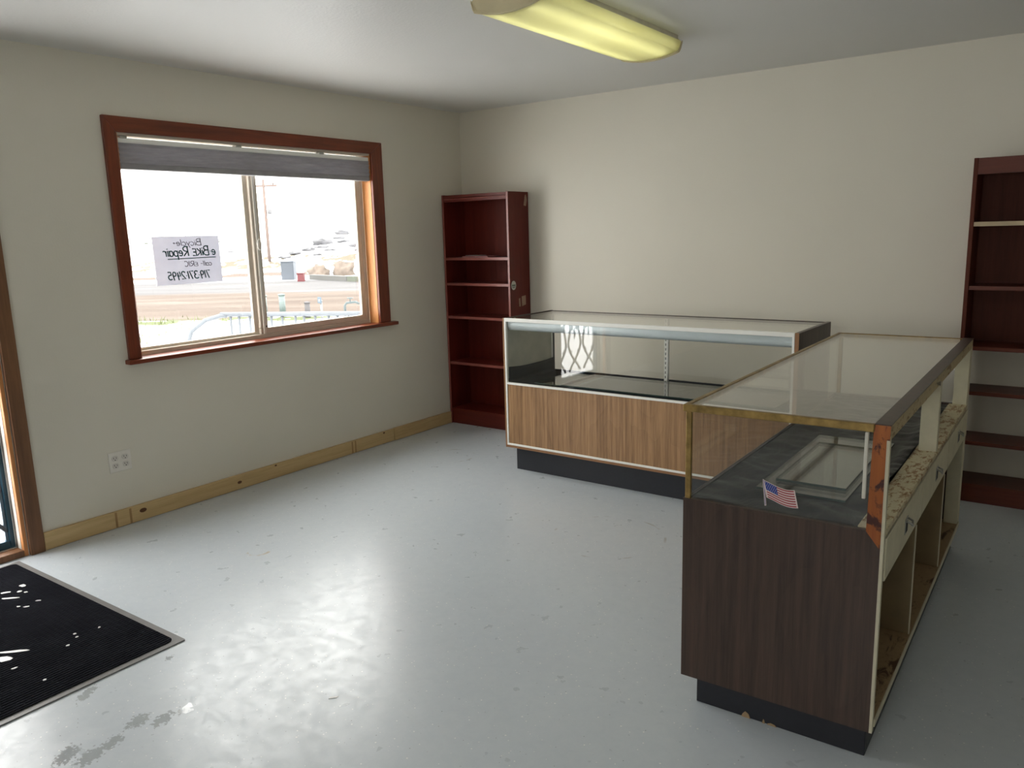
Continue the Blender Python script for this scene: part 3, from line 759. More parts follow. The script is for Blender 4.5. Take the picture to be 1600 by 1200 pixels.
lg = bx('ledge', M_WORN, cn, 0.500, NW + 0.002, 0.0185, NL - 0.06, 0.676, 0.694, 0.002)
# tiny top catch
kb = bmesh.new(); tube(kb, [(NW, 0.80, NH - 0.025), (NW + 0.012, 0.80, NH - 0.025)], [0.004, 0.009], 8); ob('catch', kb, M_NICKEL, cn)
# white shelf standards inside the posts
for v, za, zb in ((0.021, 0.77, 0.955), (0.895, 0.86, 0.945), (NL - 0.072, 0.89, 0.945)):
    bx('shelf_standard', M_WHITEV, cn, 0.505, 0.514, v, v + 0.010, za, zb, 0.001)
# drawers
for k in range(3):
    v0 = 0.022 + k * 0.607; v1 = v0 + 0.600
    dr = bx('drawer', M_CREAM, cn, NW - 0.016, NW + 0.004, v0, v1, 0.545, 0.668, 0.002)
    vc = (v0 + v1) / 2
    pl = bx('pull_plate', M_NICKEL, dr, NW + 0.004, NW + 0.006, vc - 0.022, vc + 0.022, 0.585, 0.635, 0.001)
    bx('pull_recess', M_DARKHOLE, dr, NW + 0.0055, NW + 0.0066, vc - 0.016, vc + 0.016, 0.589, 0.622)
    hb = bmesh.new(); tube(hb, [(NW + 0.006, vc - 0.016, 0.628), (NW + 0.020, vc - 0.015, 0.622), (NW + 0.022, vc, 0.612), (NW + 0.020, vc + 0.015, 0.622), (NW + 0.006, vc + 0.016, 0.628)], 0.0035, 6)
    ob('pull', hb, M_NICKEL, dr, True)
bx('drawer_rail', M_CREAM, cn, NW - 0.06, NW - 0.018, 0.018, NL - 0.06, 0.52, 0.545)
for v in (0.585, 1.235):
    pt = bx('partition', M_PART, cn, 0.10, NW - 0.006, v, v + 0.014, NB + 0.036, 0.52)
    bx('partition_edge', M_CREAM, pt, NW - 0.006, NW - 0.003, v, v + 0.014, NB + 0.036, 0.52)
bx('partition_foot', M_WALN, cn, 0.38, 0.44, 1.18, 1.2349, NB + 0.036, 0.40)
bx('bottom_board', M_PLY, cn, 0.016, NW, 0.018, NL - 0.018, NB + 0.016, NB + 0.035)
bx('bottom_edge', M_CREAM, cn, NW, NW + 0.003, 0.018, NL - 0.018, NB + 0.012, NB + 0.034)
bx('deck', M_BLACK, cn, 0.006, 0.512, 0.016, NL - 0.016, 0.662, 0.678)
bm = bmesh.new()
for a in ((0.042, 0.55, 0.030, 0.050), (0.042, 0.55, NL - 0.05, NL - 0.03), (0.042, 0.060, 0.050, NL - 0.05), (0.530, 0.55, 0.050, NL - 0.05)):
    box(bm, *a, 0.0, NB + 0.016, 0.002)
ob('kick_base', bm, worn('chipped_black_kick_near', (0.016, 0.017, 0.024), (0.20, 0.14, 0.08), 'x', 0.31, 0.5), cn)
M_CHIP = plain('bare_chipboard', (0.36, 0.25, 0.14), 0.8)
for (u, w, h) in ((0.205, 0.028, 0.020), (0.26, 0.008, 0.014), (0.285, 0.03, 0.008)):
    bm = bmesh.new(); prism(bm, [(u - w / 2, 0.0), (u + w / 2, 0.0), (u + w * 0.3, h * 0.7), (u - w * 0.1, h), (u - w * 0.4, h * 0.5)], 1, 0.0285, 0.031)
    ob('chip', bm, M_CHIP, cn)
# brass frame
def brass(nm, *a):
    return bx(nm, M_BRASS, cn, *a, 0.003, 2)
brass('top_rail_brass', -0.004, 0.532, -0.004, 0.014, NH - 0.024, NH - 0.002)
brass('top_rail_brass', -0.004, 0.014, 0.014, NL - 0.014, NH - 0.024, NH - 0.002)
brass('top_rail_brass', -0.004, 0.532, NL - 0.014, NL + 0.004, NH - 0.024, NH - 0.002)
brass('corner_post_brass', 0.004, 0.022, 0.001, 0.015, NG, NH - 0.024)
brass('corner_post_brass', 0.004, 0.022, NL - 0.015, NL - 0.001, NG, NH - 0.024)
bx('top_glass', M_GLASS, cn, 0.013, 0.533, 0.013, NL - 0.013, NH - 0.010, NH - 0.004)
fg = bx('end_glass', M_GLASS, cn, 0.021, 0.526, 0.006, 0.011, NG + 0.001, NH - 0.022)
bx('end_glass', M_GLASS, cn, 0.021, 0.526, NL - 0.011, NL - 0.006, NG + 0.001, NH - 0.022)
bx('side_glass', M_GLASS, cn, 0.008, 0.013, 0.016, NL - 0.016, NG + 0.001, NH - 0.022)

# flag sticker on the end glass
M_SW = plain('sticker_white', S(216, 200, 198), 0.4, var=0.03)
M_SR = plain('sticker_red', S(150, 28, 44), 0.4, var=0.05)
M_SB = plain('sticker_blue', S(24, 56, 140), 0.4, var=0.05)
FV = 0.0058
def fl(p, q):      # p along the flag, q down from its top
    u = 0.2445 + p * 0.086 + q * 0.010; sag = 0.010 * math.sin(p * 3.6 - 0.4) * (0.5 + p) * 0.55 + 0.016 * p
    return (u, 0.7815 - q * 0.047 - sag)
pole = [(0.2405, 0.7865), (0.2445, 0.7865), (0.2535, 0.7095), (0.2485, 0.7075)]
bm = bmesh.new()
prism(bm, [fl(k / 12 * 1.04 - 0.02, -0.04) for k in range(13)] + [fl(1.03, 1.05)] + [fl(k / 12 * 1.04 - 0.02, 1.05) for k in range(11, -1, -1)], 1, FV - 0.0004, FV)
stk = ob('flag_sticker', bm, M_SW, fg); stk['label'] = 'small American flag sticker on the glass'
bm = bmesh.new(); prism(bm, pole, 1, FV - 0.0005, FV); ob('sticker_pole', bm, M_SW, fg)
bm = bmesh.new(); prism(bm, [(0.2425, 0.7845), (0.2438, 0.7845), (0.2515, 0.7115), (0.2500, 0.7110)], 1, FV - 0.0008, FV - 0.0004); ob('sticker_pole_line', bm, M_SB, fg)
def strip(name, p0, p1, q0, q1, mat, dv):
    bm = bmesh.new(); n = 12
    prism(bm, [fl(p0 + (p1 - p0) * k / n, q0) for k in range(n + 1)] + [fl(p0 + (p1 - p0) * k / n, q1) for k in range(n, -1, -1)], 1, FV - dv, FV - 0.0003)
    return ob(name, bm, mat, fg)
for k in range(0, 13, 2):
    strip('flag_stripe', 0.42 if k < 7 else 0.03, 0.985, (k + 0.05) / 13, (k + 0.95) / 13, M_SR, 0.0007)
strip('flag_canton', 0.02, 0.42, 0.0, 0.54, M_SB, 0.0008)
bm = bmesh.new()
for r in range(5):
    for c in range(6):
        x, z = fl(0.055 + c * 0.062 + (0.03 if r % 2 else 0), 0.06 + r * 0.103)
        prism(bm, [(x + (0.0013 if i % 2 == 0 else 0.0006) * math.sin(i * math.pi / 5), z + (0.0013 if i % 2 == 0 else 0.0006) * math.cos(i * math.pi / 5)) for i in range(10)], 1, FV - 0.001, FV - 0.0006)
ob('flag_stars', bm, M_SW, fg)

# satin liner and loose panes inside the near case
ln = thing('black_satin_liner', 'wrinkled black satin cloth spread inside the brass-framed case', 'cloth', case_pt(0, 0, 0.679, NO, NA), NA)
def satin(i, j):
    u = 0.022 + i * 0.478; v = 0.022 + j * (NL - 0.10)
    w = noise.noise(Vector((u * 5 + v * 2.2, v * 7 - u * 2, 0.3))) * 0.009 + noise.noise(Vector((u * 14 + v * 11, v * 19, 2.1))) * 0.005
    w += 0.004 * math.sin((v * 22 + u * 14) + 2 * noise.noise(Vector((u * 4, v * 4, 5)))) * smooth(0.35, 0.0, v)
    inside = smooth(0.12, 0.15, u) * smooth(0.47, 0.44, u) * smooth(0.16, 0.195, v) * smooth(1.05, 1.0, v)
    z = 0.009 + w * (1 - inside)
    z += 0.05 * smooth(0.43, 0.50, u) * (0.7 + 0.3 * math.sin(v * 6)) * smooth(0.16, 0.4, v) * smooth(NL - 0.1, NL - 0.3, v) * 0.5
    if inside > 0.01: z = min(z, 0.009 + 0.006 * (1 - inside))
    return (u, v, max(z, 0.002))
bm = bmesh.new(); grid(bm, 48, 140, satin); ob('sheet', bm, M_SATIN, ln, True)
pane('glass_shelf', 'wide loose glass pane lowest on the satin in the brass-framed case', 0.157, 0.425, 0.205, 0.955, 0.6885, 0.006, NO, NA, 'loose glass shelves')
pane('glass_shelf', 'smaller loose glass pane stacked on the wide one in the brass-framed case', 0.192, 0.405, 0.295, 0.815, 0.695, 0.008, NO, NA, 'loose glass shelves')

# ------------------------------------------------------------------ ceiling lamp
LX0, LX1, LY0, LY1 = 2.055, 2.405, -2.40, -1.175
lamp = thing('ceiling_light', 'yellowed wraparound fluorescent ceiling light, switched on', 'ceiling light', ((LX0 + LX1) / 2, (LY0 + LY1) / 2, H))
hw, hl = (LX1 - LX0) / 2, (LY1 - LY0) / 2
def diff_mat():
    m, nt, out = newmat('yellowed_diffuser')
    f = noise_tex(nt, coords(nt), 3, 3)
    col = ramp(nt, f, [(0.3, (0.86, 0.845, 0.60)), (0.7, (0.90, 0.89, 0.66))])
    t = N(nt, 'BsdfTranslucent'); d = N(nt, 'BsdfDiffuse'); mx = N(nt, 'MixShader'); mx.inputs[0].default_value = 0.3
    nt.links.new(col, t.inputs[0]); nt.links.new(col, d.inputs[0])
    nt.links.new(t.outputs[0], mx.inputs[1]); nt.links.new(d.outputs[0], mx.inputs[2])
    nt.links.new(mx.outputs[0], out.inputs[0])
    return m
def prof_z(x):                      # underside of the wrap: shallow belly with upturned sides
    a = abs(x) / hw
    return -0.095 + 0.028 * a * a if a < 0.93 else -0.095 + 0.028 * 0.865 + (a - 0.93) / 0.07 * 0.042
xs = [-hw + k * 2 * hw / 40 for k in range(41)]
bm = bmesh.new()
rows = [[bm.verts.new((x, y, prof_z(x))) for x in xs] for y in (-hl + 0.012, hl - 0.012)]
for k in range(40): bm.faces.new([rows[0][k], rows[0][k + 1], rows[1][k + 1], rows[1][k]])
df = ob('diffuser', bm, diff_mat(), lamp, True)
md = df.modifiers.new('thick', 'SOLIDIFY'); md.thickness = 0.002
M_CAP = plain('yellowed_end_cap', S(206, 194, 158), 0.35, var=0.06)
M_PAN = plain('white_lamp_pan', (0.62, 0.60, 0.55), 0.5)
for y0_, y1_ in ((-hl, -hl + 0.012), (hl - 0.012, hl)):
    bm = bmesh.new(); prism(bm, [(x, prof_z(x) - 0.003) for x in xs] + [(hw * 0.86, -0.012), (-hw * 0.86, -0.012)], 1, y0_, y1_); cp = ob('end_cap', bm, M_CAP, lamp)
    ys_ = y0_ - 0.006 if y0_ < 0 else y1_
    bm = bmesh.new()
    lo = [(x, prof_z(x) - 0.005) for x in xs]; hi = [(x, prof_z(x) + 0.004) for x in xs[::-1]]
    prism(bm, lo + hi, 1, ys_, ys_ + 0.006); ob('cap_rim', bm, M_CAP, cp)
bx('housing', M_PAN, lamp, -hw * 0.90, hw * 0.90, -hl + 0.012, hl - 0.012, -0.024, 0.0)
m, nt, out = newmat('fluorescent_tube'); e = N(nt, 'Emission'); e.inputs[0].default_value = (1.0, 0.99, 0.80, 1); e.inputs[1].default_value = 3.0
nt.links.new(e.outputs[0], out.inputs[0])
for x in (-0.085, 0.085):
    bm = bmesh.new(); tube(bm, [(x, -hl + 0.03, -0.048), (x, hl - 0.03, -0.048)], 0.013, 10); ob('lamp_tube', bm, m, lamp, True)
for y in (-hl + 0.021, hl - 0.021): bx('lamp_holder', M_PAN, lamp, -0.11, 0.11, y - 0.008, y + 0.008, -0.066, -0.020)

# ------------------------------------------------------------------ door mat
def mat_mat():
    m, nt, out = newmat('black_ribbed_carpet')
    v = coords(nt)
    sx = N(nt, 'SeparateXYZ'); nt.links.new(v, sx.inputs[0])
    a = mth(nt, 'SINE', mth(nt, 'MULTIPLY', sx.outputs[0], 2 * math.pi / 0.016))
    b = mth(nt, 'SINE', mth(nt, 'MULTIPLY', sx.outputs[1], 2 * math.pi / 0.022))
    hgt = mth(nt, 'MULTIPLY', mth(nt, 'ADD', a, 1), mth(nt, 'ADD', mth(nt, 'MULTIPLY', b, 0.4), 1))
    f = noise_tex(nt, v, 6, 5)
    fine = noise_tex(nt, v, 220, 2)
    c = ramp(nt, f, [(0.3, (0.012, 0.0125, 0.0155)), (0.75, (0.024, 0.025, 0.030))])
    c = mixc(nt, mth(nt, 'MULTIPLY', fine, 0.3), c, (0.035, 0.036, 0.042))
    c = mixc(nt, mth(nt, 'MULTIPLY', mth(nt, 'SUBTRACT', 1.0, mth(nt, 'MULTIPLY', hgt, 0.5), clamp=True), 0.5), c, (0.006, 0.006, 0.008))
    finish(nt, out, c, 0.9, 0, hgt, 0.9, 0.004, 0.0)
    return m
dm = thing('door_mat', 'black ribbed door mat with grey rubber border in front of the door', 'mat', (1.4515, -3.540, 0), 0.007)
MW, ML = 1.40, 1.22
bm = bmesh.new()
def rrect(x0, x1, y0, y1, r):
    pts = []
    for cx, cy, a in ((x1 - r, y1 - r, 0), (x0 + r, y1 - r, 90), (x0 + r, y0 + r, 180), (x1 - r, y0 + r, 270)):
        pts += [(cx + r * math.cos(math.radians(a + k * 22.5)), cy + r * math.sin(math.radians(a + k * 22.5))) for k in range(5)]
    return pts
prism(bm, rrect(-MW, 0, -ML, 0, 0.006), 2, 0.0, 0.005)
ob('rubber_border', bm, plain('grey_rubber', (0.16, 0.155, 0.15), 0.45), dm)
bm = bmesh.new(); prism(bm, rrect(-MW + 0.03, -0.03, -ML + 0.03, -0.03, 0.02), 2, 0.004, 0.010)
ob('carpet', bm, mat_mat(), dm)
M_FLAKE = plain('white_flake', (0.75, 0.75, 0.74), 0.4, var=0.05)
SCRAPS = (
    (0.401, -3.751, 0.050, 3.0, 1.0, 'white sliver on the door mat closest to the picture edge'),
    (0.480, -3.765, 0.085, 4.5, 0.7, 'curved white sliver in the upper cluster on the door mat'),
    (0.388, -3.675, 0.035, 1.3, 0.2, 'largest white flake in the upper cluster on the door mat'),
    (0.443, -3.709, 0.022, 1.2, 0.2, None), (0.473, -3.698, 0.020, 1.6, 0.5, None),
    (0.631, -3.762, 0.024, 1.8, 0.9, None), (0.600, -3.780, 0.016, 1.4, 0.3, None),
    (0.611, -3.705, 0.026, 2.0, 0.8, 'white flake set apart to the right of the upper cluster'),
    (1.018, -4.006, 0.075, 1.9, 0.7, 'broad white scrap in the lower cluster on the door mat'),
    (1.000, -3.955, 0.120, 7.0, 0.75, 'long thin white streak of paper on the door mat'),
    (1.080, -3.682, 0.012, 1.2, 0.1, None), (1.050, -3.763, 0.014, 1.3, 0.6, None), (1.083, -3.771, 0.012, 1.2, 0.3, None), (1.121, -3.822, 0.013, 1.0, 0.2, None),
    (1.303, -3.987, 0.012, 1.0, 0.4, None), (1.126, -4.013, 0.022, 2.5, 1.4, None))
bm = bmesh.new(); prism(bm, [(-0.016, -0.004), (0.012, -0.006), (0.017, 0.003), (-0.010, 0.006)], 2, 0, 0.0012)
o = ob('paper_scrap', bm, M_FLAKE); o.location = (2.227, -3.486, 0.0004); o.rotation_euler = (0, 0, 0.9)
tag(o, 'small white scrap lying alone on the bare grey floor', 'scrap')
for (x, y, sz, el, rz, lab) in SCRAPS:
    bm = bmesh.new(); n = 9
    prism(bm, [(sz * 0.5 * (0.7 + random.random() * 0.5) * math.cos(i * 2 * math.pi / n), sz * 0.5 / el * (0.6 + random.random() * 0.7) * math.sin(i * 2 * math.pi / n)) for i in range(n)], 2, 0, 0.0012)
    o = ob('paper_scrap', bm, M_FLAKE); o.location = (x, y, 0.0102); o.rotation_euler = (0, 0, rz)
    tag(o, lab or 'tiny white speck lying on the black door mat', 'scrap', 'white scraps on the door mat')

# ------------------------------------------------------------------ outdoors
def gz(x, y):
    s = -0.6 * x + 0.8 * y; t = 0.8 * x + 0.6 * y
    z = -0.3 + smooth(33, 78, s) * (1.6 + 1.9 * smooth(-30, -12, t)) 
    z += (noise.noise(Vector((x * 0.12, y * 0.12, 0))) * 0.15 + noise.noise(Vector((x * 0.4, y * 0.4, 3))) * 0.08) * smooth(30, 50, s)
    z += noise.noise(Vector((x * 0.35, y * 0.35, 7))) * 0.03 * smooth(0.5, 4, -x)
    return z
def ground_mat():
    m, nt, out = newmat('snow_dirt_and_road')
    v = coords(nt)
    sx = N(nt, 'SeparateXYZ'); nt.links.new(v, sx.inputs[0])
    s = mth(nt, 'ADD', mth(nt, 'MULTIPLY', sx.outputs[0], -0.6), mth(nt, 'MULTIPLY', sx.outputs[1], 0.8))
    wob = mth(nt, 'MULTIPLY', mth(nt, 'SUBTRACT', noise_tex(nt, coords(nt, (0.12, 0.12, 0.12)), 1.0, 5), 0.5), 5.0)
    sw = mth(nt, 'DIVIDE', mth(nt, 'ADD', s, wob), 80.0)
    tt = mth(nt, 'ADD', mth(nt, 'MULTIPLY', sx.outputs[0], 0.8), mth(nt, 'MULTIPLY', sx.outputs[1], 0.6))
    def banded(a, b, sc, det, ro=0.6):
        cb = N(nt, 'CombineXYZ'); nt.links.new(mth(nt, 'MULTIPLY', tt, a), cb.inputs[0]); nt.links.new(mth(nt, 'MULTIPLY', s, b), cb.inputs[1])
        return noise_tex(nt, cb.outputs[0], sc, det, ro)
    st = banded(0.10, 0.8, 1.3, 5, 0.65)
    snow = (0.80, 0.81, 0.83)
    dirt = ramp(nt, st, [(0.3, (0.040, 0.026, 0.018)), (0.52, (0.058, 0.040, 0.029)), (0.66, (0.078, 0.062, 0.050))])
    road = ramp(nt, st, [(0.3, (0.042, 0.040, 0.042)), (0.62, (0.066, 0.064, 0.066)), (0.72, snow)])
    k1 = ramp(nt, sw, [(12.4 / 80, 0.0), (12.8 / 80, 1.0)])
    k2 = ramp(nt, sw, [(21.0 / 80, 0.0), (22.5 / 80, 1.0)])
    k3 = ramp(nt, sw, [(29.0 / 80, 0.0), (30.0 / 80, 1.0)])
    k4 = ramp(nt, sw, [(33.0 / 80, 0.0), (33.6 / 80, 1.0), (36 / 80, 1.0), (36.8 / 80, 0.0)])
    c = mixc(nt, k1, snow, dirt); c = mixc(nt, k2, c, road); c = mixc(nt, k3, c, snow)
    c = mixc(nt, mth(nt, 'MULTIPLY', k4, ramp(nt, banded(0.5, 0.3, 0.5, 3), [(0.42, 0.0), (0.46, 1.0)])), c, (0.062, 0.042, 0.032))
    # grass showing at the near snow edge, stubble on the hill
    gk = mth(nt, 'MULTIPLY', ramp(nt, sw, [(10.6 / 80, 0.0), (11.8 / 80, 1.0), (12.8 / 80, 1.0), (13.2 / 80, 0.0)]), ramp(nt, noise_tex(nt, v, 0.8, 4, 0.6), [(0.48, 0.0), (0.52, 1.0)]))
    c = mixc(nt, gk, c, (0.052, 0.064, 0.022))
    hk = mth(nt, 'MULTIPLY', ramp(nt, sw, [(39 / 80, 0.0), (40 / 80, 1.0), (47 / 80, 1.0), (48 / 80, 0.0)]), ramp(nt, banded(0.9, 0.35, 0.8, 4, 0.7), [(0.49, 0.0), (0.52, 1.0)]))
    c = mixc(nt, hk, c, (0.068, 0.056, 0.036))
    finish(nt, out, c, 0.9, 0, st, 0.2, 0.05, 0.2)
    return m
bm = bmesh.new()
def gfn(i, j):
    a = i ** 1.6; x = -0.15 - a * 130; w = 6 + a * 95
    y = -9 * (1 - 0) + (j - 0.0) * (22 + a * 150) - a * 12
    return (x, y, gz(x, y))
grid(bm, 90, 90, gfn)
struct(ob('ground_outside', bm, ground_mat(), None, True), 'snowy ground with a dirt verge and a road outside the window', 'ground')

def put(o, x, y, dz=0.0): o.location = (x, y, gz(x, y) + dz); return o
M_PIPE = plain('pale_blue_grey_pipe', (0.0690, 0.0780, 0.0900), 0.5)
rk = thing('bike_rack', 'low pale steel pipe bike rack in the snow outside the window', 'bike rack', (-4.65, 0.83, -0.3), math.atan2(1.65 - 0.83, 1.75))
RL = 2.4
bm = bmesh.new(); tube(bm, [(-0.35, -0.35, 0.0), (-0.33, -0.33, 0.45), (-0.26, -0.26, 0.72), (-0.14, -0.14, 0.84), (0.0, -0.02, 0.885), (0.08, 0, 0.89)], 0.028, 8); ob('end_hoop', bm, M_PIPE, rk, True)
bm = bmesh.new(); tube(bm, [(0, 0, 0.90), (RL, 0, 0.90)], 0.030, 8); ob('top_rail', bm, M_PIPE, rk, True)
bm = bmesh.new(); tube(bm, [(0, 0, 0.12), (RL, 0, 0.12)], 0.018, 8); ob('bottom_rail', bm, M_PIPE, rk, True)
for k in range(16):
    x = 0.10 + k * 0.145 + (0.03 if k % 3 == 0 else 0)
    bm = bmesh.new(); tube(bm, [(x, 0, 0.12), (x, 0, 0.90)], 0.017, 6); ob('bar', bm, M_PIPE, rk, True)
bm = bmesh.new(); tube(bm, [(RL, 0, 0), (RL, 0, 0.9)], 0.022, 8); ob('end_post', bm, M_PIPE, rk, True)

M_POLE = plain('weathered_pole', (0.0960, 0.0690, 0.0600), 0.8)
up_ = thing('utility_pole', 'tall wooden utility pole with a crossarm beyond the road', 'utility pole'); put(up_, -37.7, 26.75, -0.1)
bm = bmesh.new(); tube(bm, [(0, 0, 0), (0, 0, 2.5), (0, 0, 5.1)], [0.11, 0.10, 0.08], 10); ob('pole', bm, M_POLE, up_, True)
bm = bmesh.new(); box(bm, -0.06, 0.06, -0.06, 0.06, 0, 0.12); 
for v in bm.verts: v.co = Vector((v.co.x * 13 * 0.8, v.co.x * 13 * 0.6 + v.co.y, v.co.z + 4.65))
ob('crossarm', bm, M_POLE, up_)
for s in (-0.6, 0.0, 0.6):
    bm = bmesh.new(); tube(bm, [(s * 0.8, s * 0.6, 4.77), (s * 0.8, s * 0.6, 4.84), (s * 0.8, s * 0.6, 4.90)], [0.04, 0.07, 0.04], 8); ob('insulator', bm, M_POLE, up_, True)
bm = bmesh.new(); tube(bm, [(0.2, 0.15, 3.0), (0.2, 0.15, 3.5)], 0.14, 10); ob('transformer', bm, plain('grey_can', (0.1020, 0.1020, 0.1080), 0.6), up_, True)

def cabinet(name, label, cat, x, y, w, d, h, mat, lid=None):
    t = thing(name, label, cat); put(t, x, y, -0.02); t.rotation_euler = (0, 0, 0.64)
    bx('body', mat, t, -w / 2, w / 2, -d / 2, d / 2, 0, h, 0.02, 2)
    bx('lid', lid or mat, t, -w / 2 - 0.02, w / 2 + 0.02, -d / 2 - 0.02, d / 2 + 0.02, h, h + 0.05, 0.01)
    bx('door', mat, t, -w / 2 + 0.04, w / 2 - 0.04, -d / 2 - 0.012, -d / 2, 0.06, h - 0.05, 0.005)
    return t
cabinet('utility_cabinet', 'grey-blue utility cabinet standing in the snow across the road', 'utility box', -25.4, 18.4, 0.58, 0.5, 0.80, plain('grey_blue_cabinet', (0.0510, 0.0600, 0.0750), 0.6))
cabinet('hydrant_box', 'small red box beside the grey utility cabinet across the road', 'box', -23.6, 17.6, 0.28, 0.28, 0.34, plain('red_box_paint', (0.0960, 0.0132, 0.0180), 0.5))
def rock(label, x, y, r, sq, mat, seed, group, cat='rock', name='boulder'):
    bm = bmesh.new(); bmesh.ops.create_icosphere(bm, subdivisions=3, radius=1.0)
    for v in bm.verts:
        d = 1 + (0.35 if cat == 'rock' and r < 0.3 else 0.6) * noise.noise(v.co * 1.6 + Vector((seed, 0, 0))) + 0.12 * noise.noise(v.co * 4 + Vector((0, seed, 0)))
        v.co = Vector((v.co.x * r * d, v.co.y * r * 0.8 * d, v.co.z * r * sq * d))
    o = ob(name, bm, mat, None, True); put(o, x, y, r * sq * (0.3 if mat is M_ROCK else -0.05)); o.rotation_euler = (0, 0, seed)
    return tag(o, label, cat, group)
M_ROCK = plain('tan_boulder', (0.0960, 0.0750, 0.0600), 0.85, 0, 0.4, 3, 0.3)
M_DROCK = plain('dark_outcrop', (0.0600, 0.0600, 0.0660), 0.9, 0, 0.4, 2, 0.3)
M_SHRUB = plain('dark_sage', (0.0510, 0.0540, 0.0420), 0.9, 0, 0.5, 3, 0.3)
for k, (x, y, r, sq, lab) in enumerate(((-26.2, 20.85, 0.52, 0.8, 'tan boulder at the left of the heap beyond the road'), (-25.45, 21.75, 0.60, 0.8, 'middle and biggest tan boulder of the heap beyond the road'), (-24.6, 22.6, 0.52, 0.75, 'tan boulder at the right of the heap beyond the road'))):
    rock(lab, x, y, r, sq, M_ROCK, k * 3.1, 'boulders beyond the road')
for k, (x, y, r, sq) in enumerate(((-38.2, 28.4, 0.40, 0.3), (-39.3, 30.0, 0.5, 0.3), (-39.5, 31.4, 0.45, 0.35), (-40.0, 33.0, 0.55, 0.3), (-41.5, 34.4, 0.75, 0.5), (-38.1, 32.0, 0.4, 0.3), (-40.6, 35.6, 0.5, 0.3), (-44.4, 39.0, 0.6, 0.5), (-38.0, 34.2, 0.5, 0.3), (-38.6, 35.6, 0.55, 0.45), (-43.0, 39.9, 0.35, 0.4), (-42.5, 37.0, 0.5, 0.25), (-37.2, 30.2, 0.35, 0.3), (-36.2, 33.0, 0.4, 0.3), (-45.2, 29.2, 0.4, 0.25), (-37.5, 36.6, 0.5, 0.35))):
    rock('dark rock outcrop poking from the snowy hill', x, y, r, sq, M_DROCK, k * 1.7 + 20, 'outcrops on the snowy hill')
for k in range(14):
    q = k / 13; s_ = 84 + random.uniform(-1, 1); t = -43 + 16 * q + random.uniform(-0.4, 0.4)
    rock('low dark shrub on the distant ridge line', -0.6 * s_ + 0.8 * t, 0.8 * s_ + 0.6 * t, random.uniform(0.25, 0.5), 0.55, M_SHRUB, k * 2.3 + 50, 'shrubs on the ridge', 'shrub', 'shrub')
# low concrete wall beyond the road
t = thing('low_wall', 'long low grey concrete wall beyond the road', 'low wall'); put(t, -24.4, 18.8, -0.05); t.rotation_euler = (0, 0, math.atan2(-1.0, 5.0))
bx('wall_block', plain('old_concrete', (0.0780, 0.0780, 0.0750), 0.9), t, 0, 3.2, -0.1, 0.1, 0, 0.27, 0.02)
bx('wall_block', plain('old_concrete_mossy', (0.0720, 0.0810, 0.0630), 0.9), t, 3.22, 7.0, -0.1, 0.1, 0, 0.28, 0.02)
def post(name, label, cat, x, y, r, h, mat, cap=None, group=None):
    t = thing(name, label, cat, group=group); put(t, x, y, -0.03)
    bm = bmesh.new(); tube(bm, [(0, 0, 0), (0, 0, h)], r, 10); ob('shaft', bm, mat, t, True)
    bm = bmesh.new(); tube(bm, [(0, 0, h - 0.01), (0, 0, h + 0.015), (0, 0, h + 0.03)], [r * 1.12, r * 1.12, r * 0.5], 10); ob('cap', bm, cap or mat, t, True)
    return t
M_TEAL = plain('pale_teal_paint', (0.0720, 0.0960, 0.0930), 0.5)
M_GREYP = plain('grey_post_paint', (0.0720, 0.0690, 0.0750), 0.6)
post('bollard', 'pale teal bollard nearest the window mullion, behind the bike rack', 'bollard', -11.75, 6.75, 0.085, 0.53, M_TEAL)
post('bollard', 'pale teal bollard right of its twin, behind the bike rack', 'bollard', -11.35, 6.98, 0.075, 0.55, M_TEAL)
post('fence_post', 'slim tall grey post seen just right of the window mullion', 'post', -12.5, 7.25, 0.04, 1.2, M_GREYP)
post('stub_post', 'short dark grey post between the bollards and the small blue sign', 'post', -10.6, 7.1, 0.065, 0.37, plain('dark_post', (0.0540, 0.0510, 0.0540), 0.7))
t = post('marker_sign', 'small blue square marker sign on a white post outside', 'sign', -10.05, 7.05, 0.03, 0.42, plain('white_post', (0.1020, 0.1020, 0.1020), 0.6))
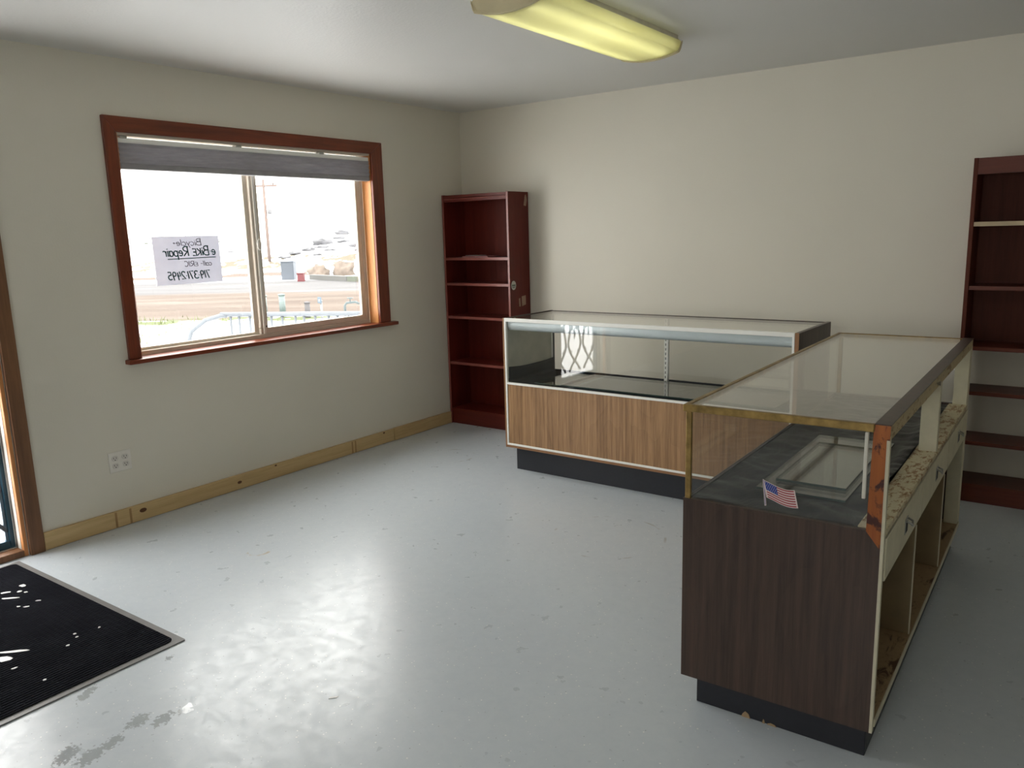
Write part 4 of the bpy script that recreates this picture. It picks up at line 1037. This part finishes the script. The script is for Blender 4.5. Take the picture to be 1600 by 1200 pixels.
bx('sign_plate', plain('blue_plate', (0.0420, 0.0660, 0.0900), 0.5), t, -0.06, 0.06, -0.05, -0.035, 0.38, 0.52, 0.004)
bx('sign_symbol', plain('white_mark', (0.1200, 0.1200, 0.1200), 0.5), t, -0.025, 0.025, -0.053, -0.05, 0.42, 0.48)
t = thing('water_valve', 'small green water valve on a short pipe right of the blue sign', 'valve'); put(t, -9.6, 7.35, -0.02)
M_VALVE = plain('green_valve', (0.0360, 0.0510, 0.0540), 0.5)
bm = bmesh.new(); tube(bm, [(0, 0, 0), (0, 0, 0.30), (0.04, 0.02, 0.36), (0.22, 0.12, 0.38), (0.30, 0.17, 0.34)], 0.028, 8); ob('pipe', bm, M_VALVE, t, True)
bm = bmesh.new(); tube(bm, [(0.12, 0.06, 0.38), (0.12, 0.06, 0.47)], 0.012, 6); tube(bm, [(0.12 + 0.06 * math.cos(a * 0.785), 0.06 + 0.06 * math.sin(a * 0.785), 0.47) for a in range(8)], 0.012, 5, True); ob('handwheel', bm, M_VALVE, t, True)
# grass tufts at the snow edge
M_GRASS = plain('winter_grass', (0.0840, 0.1020, 0.0360), 0.8)
bm = bmesh.new()
for k in range(900):
    s = random.gauss(11.8, 0.5) if k > 120 else random.uniform(7.5, 10.5); t_ = random.uniform(-18, 8) if k > 120 else random.choice((-6.5, -8.2)) + random.gauss(0, 0.2)
    x, y = -0.6 * s + 0.8 * t_, 0.8 * s + 0.6 * t_
    if x > -1 or (-13 < x < -9 and 6.3 < y < 7.9): continue
    h = random.uniform(0.05, 0.16); a = random.uniform(0, 6.28); w = 0.012
    z = gz(x, y)
    v1 = bm.verts.new((x - w * math.cos(a), y - w * math.sin(a), z)); v2 = bm.verts.new((x + w * math.cos(a), y + w * math.sin(a), z))
    v3 = bm.verts.new((x + random.uniform(-.05, .05), y + random.uniform(-.05, .05), z + h)); bm.faces.new([v1, v2, v3])
tag(ob('grass', bm, M_GRASS), 'sparse green grass blades along the snow edge', 'grass', kind='stuff')
